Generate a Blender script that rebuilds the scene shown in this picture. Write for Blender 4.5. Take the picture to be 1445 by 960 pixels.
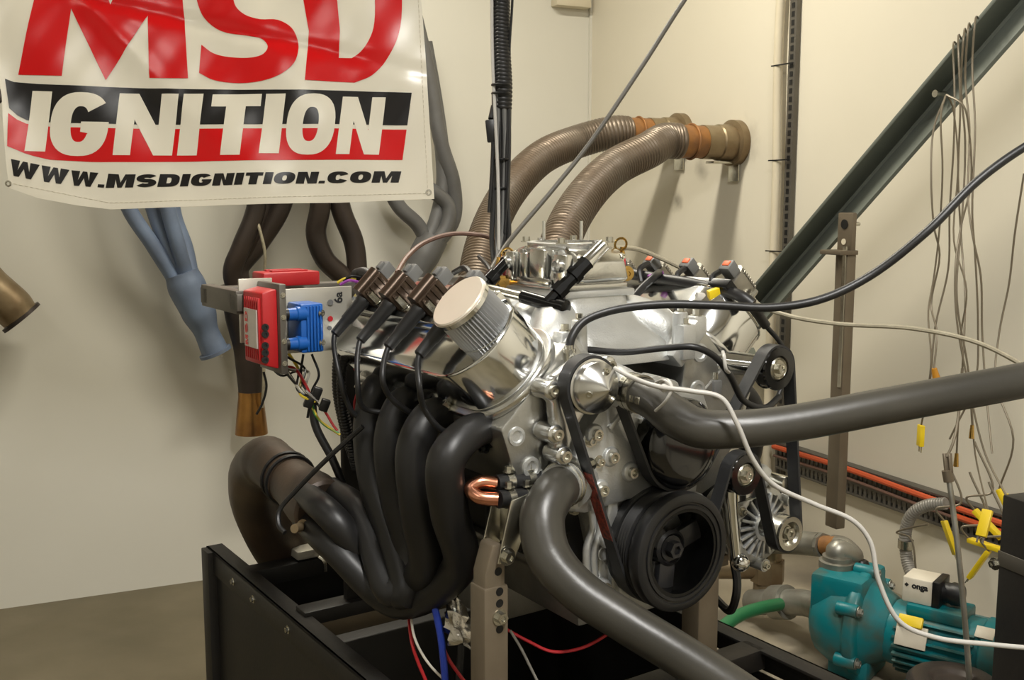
import bpy, bmesh, math, random
from math import sin, cos, pi, radians, atan, asin, atan2, sqrt
from mathutils import Vector as V, Matrix, Quaternion
from mathutils.geometry import delaunay_2d_cdt
random.seed(7)
S = bpy.context.scene
COL = S.collection
for o in list(bpy.data.objects): bpy.data.objects.remove(o)

# ---------------------------------------------------------------- camera
F, CX, CY = 1467.0, 722.5, 480.0
CAM = V((0, 0, 1.5)); PITCH = atan(190 / F)
cd = bpy.data.cameras.new('camera'); cam = bpy.data.objects.new('camera', cd); COL.objects.link(cam)
cam.location = CAM; cam.rotation_euler = (pi / 2 - PITCH, 0, 0)
cd.sensor_width = 36; cd.lens = 36 * F / 1445; cd.clip_start = 0.05
S.camera = cam
FW = V((0, cos(PITCH), -sin(PITCH))); UP = V((0, sin(PITCH), cos(PITCH))); RT = V((1, 0, 0))
def ray(x, y): return FW + RT * ((x - CX) / F) - UP * ((y - CY) / F)
def at(x, y, d): return CAM + ray(x, y) * d
def onplane(x, y, p, n):
    r = ray(x, y); return CAM + r * ((V(p) - CAM).dot(n) / r.dot(n))

# ---------------------------------------------------------------- frames
TH = radians(34)
ER = V((cos(TH), sin(TH), 0)); EB = V((-sin(TH), cos(TH), 0)); EZ = V((0, 0, 1))
O = at(950, 775, 1.66)                                  # crank centre, face of the damper
def W(a, b, z): return O + ER * a + EB * b + EZ * z
def toE(p): d = V(p) - O; return V((d.dot(ER), d.dot(EB), d.z))
def ea(x, y, a): return toE(onplane(x, y, W(a, 0, 0), ER))
def eb(x, y, b): return toE(onplane(x, y, W(0, b, 0), EB))
def ez(x, y, z): return toE(onplane(x, y, W(0, 0, z), EZ))
def ed(x, y, d): return toE(at(x, y, d))
K = V((0.3493, 4.7528, 0)); DL = V((0.91163, 0.41101, 0)); DR = V((0.41101, -0.91163, 0))   # room corner and wall directions
def room(u, v, z=0): return K - DL * u + DR * v + EZ * z
def onleft(x, y, off): return onplane(x, y, K + DR * off, DR)     # off: distance in front of the left wall
def onright(x, y, off): return onplane(x, y, K - DL * off, DL)

# ---------------------------------------------------------------- world, lights, exposure
w = bpy.data.worlds.new('world'); S.world = w; w.use_nodes = True
w.node_tree.nodes['Background'].inputs[0].default_value = (0.9, 0.92, 1, 1)
w.node_tree.nodes['Background'].inputs[1].default_value = 0.02
S.view_settings.view_transform = 'Standard'; S.view_settings.look = 'None'
S.view_settings.gamma = 1.0; S.view_settings.exposure = 0.14; S.view_settings.use_curve_mapping = False
LIGHTC = (1.0, 0.94, 0.80)
def area(name, u, v, z, su, sv, power, col):
    l = bpy.data.lights.new(name, 'AREA'); l.shape = 'RECTANGLE'; l.size = su; l.size_y = sv
    l.energy = power; l.color = col
    o = bpy.data.objects.new(name, l); COL.objects.link(o)
    o.location = room(u, v, z); o.rotation_euler = (0, 0, atan2(DL.y, DL.x))
    return o
COOLC = (1.0, 0.98, 0.94)
FIX = [(1.3, 1.4, 50, LIGHTC, 1), (3.6, 2.2, 3, LIGHTC, 0), (1.7, 4.3, 88, COOLC, 0), (3.6, 4.5, 14, COOLC, 0)]      # ceiling fixtures: u, v, watts, tube colour, turned across
for i, (u, v, p, c, tn) in enumerate(FIX):
    area('fixture_light', u, v, 3.085, 1.2 if tn else .16, .16 if tn else 1.2, p, c)

# ---------------------------------------------------------------- materials
def lin(c):
    c = c / 255.0
    return c / 12.92 if c <= 0.04045 else ((c + 0.055) / 1.055) ** 2.4
def rgb(r, g, b): return (lin(r), lin(g), lin(b), 1)
MATS = {}
def mat(name, col, rough=0.5, metal=0.0, col2=None, scale=8.0, amt=0.5, bump=0.0, bscale=60.0, coat=0.0, rvar=0.0, stretch=None, emit=None, aniso=0.0, lo=0.35, hi=0.7):
    m = bpy.data.materials.new(name); m.use_nodes = True; N = m.node_tree.nodes; L = m.node_tree.links
    p = N['Principled BSDF']
    p.inputs['Base Color'].default_value = rgb(*col); p.inputs['Roughness'].default_value = rough; p.inputs['Metallic'].default_value = metal
    if coat: p.inputs['Coat Weight'].default_value = coat; p.inputs['Coat Roughness'].default_value = 0.08
    if aniso: p.inputs['Anisotropic'].default_value = aniso
    tc = N.new('ShaderNodeTexCoord'); src = tc.outputs['Object']
    if stretch:
        mp = N.new('ShaderNodeMapping'); mp.inputs['Scale'].default_value = stretch; L.new(src, mp.inputs[0]); src = mp.outputs[0]
    if col2:
        n = N.new('ShaderNodeTexNoise'); n.inputs['Scale'].default_value = scale; n.inputs['Detail'].default_value = 6
        r = N.new('ShaderNodeValToRGB'); r.color_ramp.elements[0].position = lo; r.color_ramp.elements[1].position = hi
        r.color_ramp.elements[1].color = (amt, amt, amt, 1)
        mx = N.new('ShaderNodeMix'); mx.data_type = 'RGBA'
        mx.inputs['A'].default_value = rgb(*col); mx.inputs['B'].default_value = rgb(*col2)
        L.new(src, n.inputs['Vector']); L.new(n.outputs['Fac'], r.inputs[0]); L.new(r.outputs[0], mx.inputs['Factor']); L.new(mx.outputs['Result'], p.inputs['Base Color'])
    if rvar:
        n2 = N.new('ShaderNodeTexNoise'); n2.inputs['Scale'].default_value = scale * 1.7; L.new(src, n2.inputs['Vector'])
        mr = N.new('ShaderNodeMapRange'); mr.inputs['To Min'].default_value = max(0.02, rough - rvar); mr.inputs['To Max'].default_value = rough + rvar
        L.new(n2.outputs['Fac'], mr.inputs[0]); L.new(mr.outputs[0], p.inputs['Roughness'])
    if bump:
        n3 = N.new('ShaderNodeTexNoise'); n3.inputs['Scale'].default_value = bscale; n3.inputs['Detail'].default_value = 4; L.new(src, n3.inputs['Vector'])
        b = N.new('ShaderNodeBump'); b.inputs['Strength'].default_value = bump; b.inputs['Distance'].default_value = 0.002
        L.new(n3.outputs['Fac'], b.inputs['Height']); L.new(b.outputs[0], p.inputs['Normal'])
    if emit:
        p.inputs['Emission Color'].default_value = (*LIGHTC, 1); p.inputs['Emission Strength'].default_value = emit
    MATS[name] = m; return m
mat('cast_alu', (206, 207, 205), 0.46, 0.8, (178, 179, 177), 14, 0.6, 0.3, 320, rvar=0.06)
mat('cast_dark', (150, 148, 142), 0.48, 0.85, (110, 108, 104), 12, 0.7, 0.3, 260)
mat('polished', (228, 229, 228), 0.12, 1.0, (208, 209, 206), 6, 0.4, rvar=0.04)
mat('brushed', (222, 222, 220), 0.24, 1.0, (196, 196, 192), 9, 0.5, aniso=0.6)
mat('machined', (186, 186, 182), 0.32, 0.95, (150, 149, 144), 18, 0.5, 0.15, 200, rvar=0.08)
mat('zinc', (206, 204, 194), 0.26, 1.0, (170, 164, 146), 40, 0.6)
mat('black_header', (26, 26, 27), 0.42, 0.1, (34, 32, 30), 6, 0.6, 0.05, 200)
mat('brown_pipe', (58, 50, 44), 0.45, 0.35, (90, 72, 55), 7, 0.8, 0.15, 120)
mat('black_rubber', (24, 24, 25), 0.42, 0, (36, 35, 34), 30, 0.5)
mat('black_gloss', (10, 10, 11), 0.12, 0, coat=0.6)
mat('black_anod', (20, 20, 20), 0.2, 0.5)
mat('black_plastic', (18, 18, 19), 0.4)
mat('damper_grey', (48, 48, 50), 0.32, 0.3)
mat('hose', (50, 48, 43), 0.36, 0, (72, 69, 62), 5, 0.6, 0.12, 90, rvar=0.06)
mat('carb_alu', (220, 220, 217), 0.2, 1.0, (196, 196, 192), 20, 0.6, 0.12, 150, rvar=0.06)
mat('belt', (34, 34, 35), 0.55, 0, (46, 46, 46), 60, 0.5)
mat('belt_print', (158, 66, 50), 0.6, 0, (40, 34, 34), 130, 1.0)
mat('copper', (208, 146, 118), 0.24, 1.0, (168, 106, 80), 20, 0.6)
mat('brass', (205, 168, 96), 0.2, 1.0)
mat('bronze_coil', (74, 60, 48), 0.28, 0.6, (56, 46, 38), 12, 0.5)
mat('grey_plastic', (104, 104, 102), 0.5)
mat('orange_plastic', (226, 106, 62), 0.5)
mat('heatsink', (150, 146, 136), 0.38, 0.9, (120, 116, 108), 30, 0.5)
mat('red_case', (178, 30, 34), 0.42, 0.0, (150, 24, 28), 20, 0.4, 0.1, 300)
mat('blue_coil', (26, 92, 172), 0.35, 0, (18, 74, 150), 14, 0.5)
mat('plate_alu', (200, 196, 184), 0.4, 0.6, (180, 176, 164), 10, 0.5)
mat('label_silver', (205, 198, 190), 0.4, 0.3, (180, 170, 165), 30, 0.4)
mat('teal', (6, 112, 118), 0.4, 0, (74, 88, 76), 11, 0.9, 0.2, 90, lo=0.46, hi=0.66)
mat('galv', (160, 158, 148), 0.42, 0.7, (118, 112, 98), 14, 0.8, 0.15, 80)
mat('rust', (158, 108, 56), 0.6, 0.2, (116, 84, 58), 18, 0.9, 0.3, 90)
mat('rust_steel', (146, 130, 102), 0.42, 0.6, (112, 90, 64), 9, 0.9, 0.2, 80)
mat('cable_dark', (84, 80, 72), 0.45)
mat('flex', (116, 106, 94), 0.4, 0.45, (100, 84, 68), 5, 0.9)
mat('frame_black', (24, 24, 24), 0.5, 0.1, (40, 36, 32), 6, 0.8, 0.15, 100)
mat('steel_brown', (122, 111, 94), 0.42, 0.45, (102, 90, 74), 8, 0.7, 0.1, 150)
mat('bar_grey', (104, 100, 92), 0.42, 0.45, (72, 66, 60), 5, 0.6)
mat('beam', (118, 123, 114), 0.5, 0.05, (104, 109, 101), 3, 0.7, 0.08, 80)
mat('blue_header', (118, 134, 160), 0.5, 0.1, (92, 100, 118), 7, 0.8, 0.12, 90)
mat('grey_header', (112, 112, 112), 0.5, 0.3, (92, 90, 88), 8, 0.8, 0.12, 90)
mat('dark_header', (66, 56, 50), 0.45, 0.35, (44, 40, 38), 6, 0.9, 0.12, 90)
mat('bronze_tip', (176, 130, 72), 0.28, 0.9, (110, 76, 48), 8, 0.9)
mat('cable_grey', (150, 146, 138), 0.4, 0.2, (110, 106, 100), 60, 0.5)
mat('cable_white', (184, 181, 175), 0.4)
mat('cable_beige', (170, 162, 140), 0.45, 0.1, (130, 122, 104), 60, 0.6)
mat('cable_brown', (112, 84, 72), 0.45)
mat('wire_thermo', (124, 114, 96), 0.45, 0.3)
mat('yellow', (232, 200, 30), 0.45)
mat('orange_tube', (204, 88, 48), 0.45)
mat('orange_cap', (196, 136, 40), 0.5)
mat('green_hose', (40, 108, 66), 0.45)
mat('red_wire', (178, 34, 40), 0.45); mat('blue_wire', (34, 60, 160), 0.45); mat('green_wire', (60, 140, 60), 0.45)
mat('yellow_wire', (214, 190, 60), 0.45); mat('white_wire', (220, 214, 200), 0.45); mat('purple_wire', (150, 70, 160), 0.45); mat('black_wire', (20, 20, 20), 0.4)
mat('foil', (190, 186, 178), 0.22, 1.0, bump=0.6, bscale=70)
mat('vinyl', (238, 232, 214), 0.22, 0, (228, 220, 200), 3, 0.5, 0.12, 9)
mat('print_red', (214, 10, 16), 0.2, 0, bump=0.12, bscale=9); mat('print_black', (26, 24, 24), 0.2, 0, bump=0.12, bscale=9)
mat('label_cream', (214, 206, 188), 0.5, 0, (190, 180, 160), 20, 0.5)
mat('ink', (30, 30, 32), 0.6)
mat('filter_mesh', (176, 177, 178), 0.42, 0.5); mat('filter_dark', (90, 92, 94), 0.5, 0.5); mat('filter_top', (226, 216, 200), 0.3, 0.35, (214, 202, 184), 14, 0.5)
mat('red_spring', (190, 40, 60), 0.3)
mat('conduit_cream', (214, 204, 180), 0.5, 0, (196, 184, 160), 6, 0.5)
mat('floor', (92, 84, 62), 0.5, 0, (118, 108, 86), 2.6, 0.9, 0.15, 40, rvar=0.1)
mat('plinth', (150, 140, 120), 0.6, 0, (104, 96, 84), 4, 0.9, 0.2, 40)
mat('ceiling', (196, 194, 188), 0.7); mat('lamp_tube', (255, 250, 235), 0.4, emit=6.0); mat('lamp_body', (225, 225, 222), 0.4)
def wallmat(name, col, col2, smudges=()):
    m = mat(name, col, 0.5, 0, col2, 1.1, 0.55, 0.05, 25); N = m.node_tree.nodes; L = m.node_tree.links; p = N['Principled BSDF']
    for (c, rad, amt) in smudges:                      # soot marks on the paint
        g = N.new('ShaderNodeTexCoord'); d = N.new('ShaderNodeVectorMath'); d.operation = 'DISTANCE'; d.inputs[1].default_value = c
        L.new(g.outputs['Object'], d.inputs[0])
        nz = N.new('ShaderNodeTexNoise'); nz.inputs['Scale'].default_value = 22; L.new(g.outputs['Object'], nz.inputs['Vector'])
        ma = N.new('ShaderNodeMath'); ma.operation = 'MULTIPLY_ADD'; ma.inputs[1].default_value = rad * 0.9; L.new(nz.outputs['Fac'], ma.inputs[0]); L.new(d.outputs['Value'], ma.inputs[2])
        mr = N.new('ShaderNodeMapRange'); mr.interpolation_type = 'SMOOTHSTEP'
        mr.inputs['From Min'].default_value = rad * 0.3; mr.inputs['From Max'].default_value = rad * 1.6; mr.inputs['To Min'].default_value = amt; mr.inputs['To Max'].default_value = 0
        L.new(ma.outputs[0], mr.inputs[0])
        old = p.inputs['Base Color'].links[0].from_socket
        mx = N.new('ShaderNodeMix'); mx.data_type = 'RGBA'; mx.inputs['B'].default_value = rgb(92, 84, 72)
        L.new(mr.outputs[0], mx.inputs['Factor']); L.new(old, mx.inputs['A']); L.new(mx.outputs['Result'], p.inputs['Base Color'])
    return m

# ---------------------------------------------------------------- mesh builder
def frame_of(ax, hint=None):
    ax = V(ax).normalized(); h = V(hint) if hint is not None else (V((0, 0, 1)) if abs(ax.z) < 0.9 else V((1, 0, 0)))
    x = h.cross(ax)
    if x.length < 1e-6: x = V((1, 0, 0)).cross(ax)
    x.normalize(); return x, ax.cross(x), ax
def catmull(pts, sub=8):
    pts = [V(p) for p in pts]
    if len(pts) < 3 or sub < 2: return pts
    P = [pts[0] * 2 - pts[1]] + pts + [pts[-1] * 2 - pts[-2]]; out = []
    for i in range(1, len(P) - 2):
        p0, p1, p2, p3 = P[i - 1], P[i], P[i + 1], P[i + 2]
        a = max((p1 - p0).length, 1e-5) ** .5; b = max((p2 - p1).length, 1e-5) ** .5; c = max((p3 - p2).length, 1e-5) ** .5
        m1 = (p2 - p1) + b * ((p1 - p0) / a - (p2 - p0) / (a + b)); m2 = (p2 - p1) + b * ((p3 - p2) / c - (p3 - p1) / (b + c))
        for k in range(sub):
            t = k / sub; t2 = t * t; t3 = t2 * t
            out.append(p1 * (2 * t3 - 3 * t2 + 1) + m1 * (t3 - 2 * t2 + t) + p2 * (-2 * t3 + 3 * t2) + m2 * (t3 - t2))
    out.append(pts[-1]); return out
ORG = {}
class MB:
    def __init__(s): s.v = []; s.f = []
    def add(s, vs, fs):
        k = len(s.v); s.v += [V(p) for p in vs]; s.f += [[i + k for i in f] for f in fs]; return s
    def box(s, c, size, X=None, Y=None):
        X = V(X).normalized() if X is not None else V((1, 0, 0)); Y = V(Y).normalized() if Y is not None else (V((0, 0, 1)).cross(X).normalized() if abs(X.z) < .99 else V((0, 1, 0)))
        Z = X.cross(Y).normalized(); Y = Z.cross(X); c = V(c); h = [q / 2 for q in size]
        vs = [c + X * (i * h[0]) + Y * (j * h[1]) + Z * (k * h[2]) for i in (-1, 1) for j in (-1, 1) for k in (-1, 1)]
        return s.add(vs, [(0, 1, 3, 2), (4, 6, 7, 5), (0, 4, 5, 1), (2, 3, 7, 6), (0, 2, 6, 4), (1, 5, 7, 3)])
    def bar(s, p, q, w, h, hint=None):
        p = V(p); q = V(q); x, y, z = frame_of(q - p, hint)
        return s.box((p + q) / 2, ((q - p).length, w, h), z, x)
    def lathe(s, o, ax, prof, n=28, hint=None):
        o = V(o); x, y, z = frame_of(ax, hint); vs = []; fs = []; rows = []
        for (h, r) in prof:
            if r <= 1e-6: rows.append([len(vs)]); vs.append(o + z * h)
            else:
                rows.append(list(range(len(vs), len(vs) + n)))
                vs += [o + z * h + (x * cos(2 * pi * k / n) + y * sin(2 * pi * k / n)) * r for k in range(n)]
        for A, B in zip(rows, rows[1:]):
            for k in range(n):
                k2 = (k + 1) % n
                if len(A) == 1 and len(B) == 1: continue
                if len(A) == 1: fs.append((A[0], B[k], B[k2]))
                elif len(B) == 1: fs.append((A[k], B[0], A[k2]))
                else: fs.append((A[k], B[k], B[k2], A[k2]))
        if len(rows[0]) > 1: fs.append(rows[0])
        if len(rows[-1]) > 1: fs.append(rows[-1][::-1])
        return s.add(vs, fs)
    def cyl(s, p, q, r, r2=None, n=20):
        p = V(p); q = V(q); L = (q - p).length; return s.lathe(p, q - p, [(0, r), (L, r if r2 is None else r2)], n)
    def pipe(s, p, q, r, ri, n=28):                    # open hollow cylinder
        p = V(p); q = V(q); L = (q - p).length; return s.ring(p, q - p, [(0, r), (L, r), (L, ri), (0, ri)], n)
    def ring(s, o, ax, prof, n=32):                    # closed profile swept round
        o = V(o); x, y, z = frame_of(ax); m = len(prof); vs = []; fs = []
        for k in range(n):
            d = x * cos(2 * pi * k / n) + y * sin(2 * pi * k / n)
            vs += [o + z * h + d * r for h, r in prof]
        for k in range(n):
            for j in range(m):
                a = k * m + j; b = k * m + (j + 1) % m; c = ((k + 1) % n) * m + (j + 1) % m; d = ((k + 1) % n) * m + j
                fs.append((a, d, c, b))
        return s.add(vs, fs)
    def torus(s, o, ax, R, r, n=28, m=8): return s.ring(o, ax, [(r * sin(2 * pi * j / m), R + r * cos(2 * pi * j / m)) for j in range(m)], n)
    def sphere(s, c, r, n=16, m=10, sc=(1, 1, 1)):
        b = MB().lathe((0, 0, 0), (0, 0, 1), [(-cos(pi * i / m) * r, sin(pi * i / m) * r if 0 < i < m else 0) for i in range(m + 1)], n)
        return s.add([V(c) + V((p.x * sc[0], p.y * sc[1], p.z * sc[2])) for p in b.v], b.f)
    def tube(s, pts, r, n=10, sub=8, closed=False, sq=1.0, hint=None):
        """swept round tube; r a number or one radius per control point"""
        ctrl = [V(p) for p in pts]; P = catmull(ctrl, sub)
        if hasattr(r, '__len__'):
            R = []
            for i in range(len(P)):
                t = i / (len(P) - 1) * (len(ctrl) - 1); k = min(int(t), len(ctrl) - 2); u = t - k; u = u * u * (3 - 2 * u); R.append(r[k] * (1 - u) + r[k + 1] * u)
        else: R = [r] * len(P)
        T = [(P[min(i + 1, len(P) - 1)] - P[max(i - 1, 0)]).normalized() for i in range(len(P))]
        x, y, z = frame_of(T[0], hint); vs = []; fs = []
        for i, p in enumerate(P):
            if i: 
                q = T[i - 1].rotation_difference(T[i]); x = q @ x; x = (x - T[i] * x.dot(T[i])).normalized()
            y = T[i].cross(x)
            vs += [p + (x * cos(2 * pi * k / n) + y * (sin(2 * pi * k / n) * sq)) * R[i] for k in range(n)]
        for i in range(len(P) - 1):
            for k in range(n):
                a = i * n + k; b = i * n + (k + 1) % n; fs.append((a, b, b + n, a + n))
        fs.append(list(range(n))[::-1]); fs.append([len(vs) - n + k for k in range(n)])
        return s.add(vs, fs)
    def prism(s, poly, o, X, Y, h):
        """2d polygon (x,y) in plane X,Y at o, extruded by h along X x Y"""
        o = V(o); X = V(X).normalized(); Y = V(Y).normalized(); Z = X.cross(Y); n = len(poly)
        vs = [o + X * p[0] + Y * p[1] for p in poly] + [o + X * p[0] + Y * p[1] + Z * h for p in poly]
        fs = [(i, (i + 1) % n, n + (i + 1) % n, n + i) for i in range(n)] + [list(range(n))[::-1], list(range(n, 2 * n))]
        return s.add(vs, fs)
    def bolt(s, p, ax, r=0.008, h=0.006, washer=True):
        p = V(p); ax = V(ax).normalized()
        if washer: s.lathe(p, ax, [(0, r * 1.5), (r * .25, r * 1.5)], 14); p = p + ax * r * .25
        s.lathe(p, ax, [(0, r), (h, r), (h, r * .55), (h * .6, r * .5), (h * .6, 0)], 6); return s
    def bead(s, pts, r, n=6): return s.tube(pts, r, n, 1)
    def build(s, name, m, parent=None, bevel=0.0, frame=None, label=None, cat=None, group=None, kind=None, seg=2, ang=40):
        me = bpy.data.meshes.new(name)
        mn = V((min(p.x for p in s.v), min(p.y for p in s.v), min(p.z for p in s.v))); mxx = V((max(p.x for p in s.v), max(p.y for p in s.v), max(p.z for p in s.v)))
        org = V(((mn.x + mxx.x) / 2, (mn.y + mxx.y) / 2, mn.z))
        bm = bmesh.new(); bv = [bm.verts.new(p - org) for p in s.v]
        for f in s.f:
            try: bm.faces.new([bv[i] for i in f])
            except ValueError: pass
        bmesh.ops.recalc_face_normals(bm, faces=bm.faces)
        if bevel > 0:
            ed_ = [e for e in bm.edges if len(e.link_faces) == 2 and e.calc_face_angle(0) > radians(ang)]
            bmesh.ops.bevel(bm, geom=ed_, offset=bevel, segments=seg, affect='EDGES', profile=0.5, clamp_overlap=True)
        for f in bm.faces: f.smooth = True
        bm.to_mesh(me); bm.free(); me.set_sharp_from_angle(angle=radians(38))
        me.materials.append(MATS[m] if isinstance(m, str) else m)
        o = bpy.data.objects.new(name, me); COL.objects.link(o)
        if parent is not None: o.parent = parent; o.location = org - ORG[parent.name]
        elif frame == 'e': o.location = W(*org); o.rotation_euler = (0, 0, TH)
        else: o.location = org
        ORG[o.name] = org
        return tag(o, label, cat, group, kind)
def tag(o, label=None, cat=None, group=None, kind=None):
    for k, v in (('label', label), ('category', cat), ('group', group), ('kind', kind)):
        if v: o[k] = v
    return o
def thing(name, label, cat, loc, frame=None, group=None):
    o = bpy.data.objects.new(name, None); COL.objects.link(o); o.empty_display_size = 0.05; loc = V(loc)
    if frame == 'e': o.location = W(*loc); o.rotation_euler = (0, 0, TH)
    else: o.location = loc
    ORG[o.name] = loc
    return tag(o, label, cat, group)
def wire(name, pts, r, m, label, cat, group=None, n=8, sub=8, frame=None): return MB().tube(pts, r, n, sub).build(name, m, None, frame=frame, label=label, cat=cat, group=group)

# ---------------------------------------------------------------- room shell
UW, VW, H = 5.2, 6.4, 3.2
def slab(name, pts, m, nrm, th=0.12):
    b = MB(); n = len(pts); vs = [V(p) for p in pts] + [V(p) - V(nrm) * th for p in pts]
    b.add(vs, [list(range(n)), list(range(n, 2 * n))[::-1]] + [(i, n + i, n + (i + 1) % n, (i + 1) % n) for i in range(n)])
    return b.build(name, m, kind='structure')
fl = [room(-.12, -.12), room(UW + .12, -.12), room(UW + .12, VW + .12), room(-.12, VW + .12)]
slab('floor', fl, 'floor', (0, 0, 1))
slab('ceiling', [p + EZ * H for p in fl], 'ceiling', (0, 0, -1))
wallmat('paint_left', (216, 213, 202), (206, 202, 189))
slab('wall_left', [room(-.12, 0), room(UW + .12, 0), room(UW + .12, 0, H), room(-.12, 0, H)], 'paint_left', DR)
rw = [room(0, 0), room(0, VW), room(0, VW, H), room(0, 0, H)]
rc = (rw[0] + rw[1]) / 2                                # local origin of the slab used for the soot marks
def loc_r(x, y): 
    q = onright(x, y, 0); return q
wr_m = wallmat('paint_right', (222, 215, 197), (212, 204, 184), [((0, 0, 0), 0.05, 0.75), ((0, 0, 0), 0.10, 0.5), ((0, 0, 0), 0.05, 0.5)])
wr = slab('wall_right', rw, 'paint_right', -DL)
dist = [n for n in wr_m.node_tree.nodes if n.type == 'VECT_MATH']
for n, (x, y) in zip(dist, [(955, 284), (1050, 205), (990, 240)]): n.inputs[1].default_value = onright(x, y, 0) - wr.location
slab('wall_front', [room(-.12, VW), room(UW + .12, VW), room(UW + .12, VW, H), room(-.12, VW, H)], 'paint_left', -DR)
slab('wall_side', [room(UW, 0), room(UW, VW), room(UW, VW, H), room(UW, 0, H)], 'paint_left', DL)
# small duct box on the left wall next to the corner, and the thin corner strip
MB().box((onleft(781, -6, .03) + onleft(831, 2, .03)) / 2, ((onleft(781, 0, 0) - onleft(829, 0, 0)).length, .06, .075), DL, DR).build('trim_1', 'conduit_cream', bevel=.004, kind='structure')
MB().bar(room(.004, .006, 0), room(.004, .006, H), .014, .014, DL).build('trim_2', 'paint_left', kind='structure')
# ceiling fixtures (real fluorescent lamps)
for i, (u, v, p, c, tn) in enumerate(FIX):
    t = thing('ceiling_lamp', ['white fluorescent batten lamp on the ceiling above the engine', 'white fluorescent batten lamp on the ceiling above the hung exhaust headers', 'white fluorescent batten lamp on the ceiling behind the pump end of the room', 'white fluorescent batten lamp on the ceiling over the empty floor'][i], 'lamp', room(u, v, 3.1), group='ceiling lamps')
    MB().box(room(u, v, 3.15), (1.3 if tn else .2, .2 if tn else 1.3, .1), DL, -DR).build('lamp_body', 'lamp_body', t, .006)
    for k in (-1, 1): MB().cyl(room(u - .6, v + k * .05, 3.097) if tn else room(u + k * .05, v - .6, 3.097), room(u + .6, v + k * .05, 3.097) if tn else room(u + k * .05, v + .6, 3.097), .013, n=12).build('lamp_tube', 'lamp_tube', t)
# ================================================================ banner
KB = 2.6 / F; BO = at(300, 150, 2.6)
BX = V((1, 0, 0)); BZ = UP.copy(); BY = BX.cross(BZ)              # BY points to the camera
BX = V((cos(.02), sin(.02), 0))
def bwave(x, y):
    f = 0.008 * sin(x * .016 + y * .006) + 0.002 * sin(x * .04 - y * .03 + 1) + 0.0006 * sin(x * .10 + y * .07)
    f += 0.004 * math.exp(-((x - y * .9 - 120) / 16) ** 2) * max(0, 1 - abs(y - 60) / 160)
    f -= 0.004 * math.exp(-((y - .22 * x + 30) / 9) ** 2)
    f += 0.04 * math.exp(-(x + 10) / 60.0)
    return f
def bp(x, y, off=0): return BO + BX * ((x - 300) * KB) - BZ * ((y - 150) * KB) + BY * (bwave(x, y) + off)
def inside(p, loops):
    c = False; x, y = p
    for L in loops:
        j = len(L) - 1
        for i in range(len(L)):
            if (L[i][1] > y) != (L[j][1] > y) and x < (L[j][0] - L[i][0]) * (y - L[i][1]) / (L[j][1] - L[i][1]) + L[i][0]: c = not c
            j = i
    return c
def cdt(loops, step):
    vs = []; es = []
    for L in loops:
        k = len(vs); n = 0; pts = []
        for i in range(len(L)):
            p, q = V(L[i]), V(L[(i + 1) % len(L)]); m = max(1, int((q - p).length / step))
            pts += [p + (q - p) * (j / m) for j in range(m)]
        vs += pts; es += [(k + i, k + (i + 1) % len(pts)) for i in range(len(pts))]
    xs = [p[0] for p in vs]; ys = [p[1] for p in vs]
    x = min(xs) + step * .5
    while x < max(xs):
        y = min(ys) + step * .5
        while y < max(ys):
            e_ = step * .3
            if all(inside((x + ox, y + oy), loops) for ox, oy in ((-e_, -e_), (e_, -e_), (-e_, e_), (e_, e_))): vs.append(V((x + random.uniform(-.1, .1), y + random.uniform(-.1, .1))))
            y += step
        x += step
    r = delaunay_2d_cdt(vs, es, [], 0, 1e-4); P = r[0]
    fs = [f for f in r[2] if inside((sum(P[i][0] for i in f) / len(f), sum(P[i][1] for i in f) / len(f)), loops)]
    return P, fs
def flat_on(fn, loops, step, off):
    P, fs = cdt([[V((p[0], p[1])) for p in L] for L in loops], step)
    return MB().add([fn(p[0], p[1], off) for p in P], fs)
# letters as outlines in a unit cell: x 0..w, y 0..1 down
def arc(cx, cy, rx, ry, a0, a1, n=20, e=1.0):
    out = []
    for i in range(n + 1):
        a = radians(a0 + (a1 - a0) * i / n); c, s_ = cos(a), sin(a)
        out.append((cx + rx * (abs(c) ** e) * (1 if c >= 0 else -1), cy + ry * (abs(s_) ** e) * (1 if s_ >= 0 else -1)))
    return out
def stroke(path, t0, tv=None):
    """thick line along path; horizontal parts get tv thickness"""
    tv = tv or t0; Lft = []; Rgt = []
    for i, p in enumerate(path):
        a = path[max(i - 1, 0)]; b = path[min(i + 1, len(path) - 1)]; dx, dy = b[0] - a[0], b[1] - a[1]; l = sqrt(dx * dx + dy * dy) or 1
        nx, ny = -dy / l, dx / l; Lft.append((p[0] + nx * t0 / 2, p[1] + ny * tv / 2)); Rgt.append((p[0] - nx * t0 / 2, p[1] - ny * tv / 2))
    return Lft + Rgt[::-1]
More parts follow.
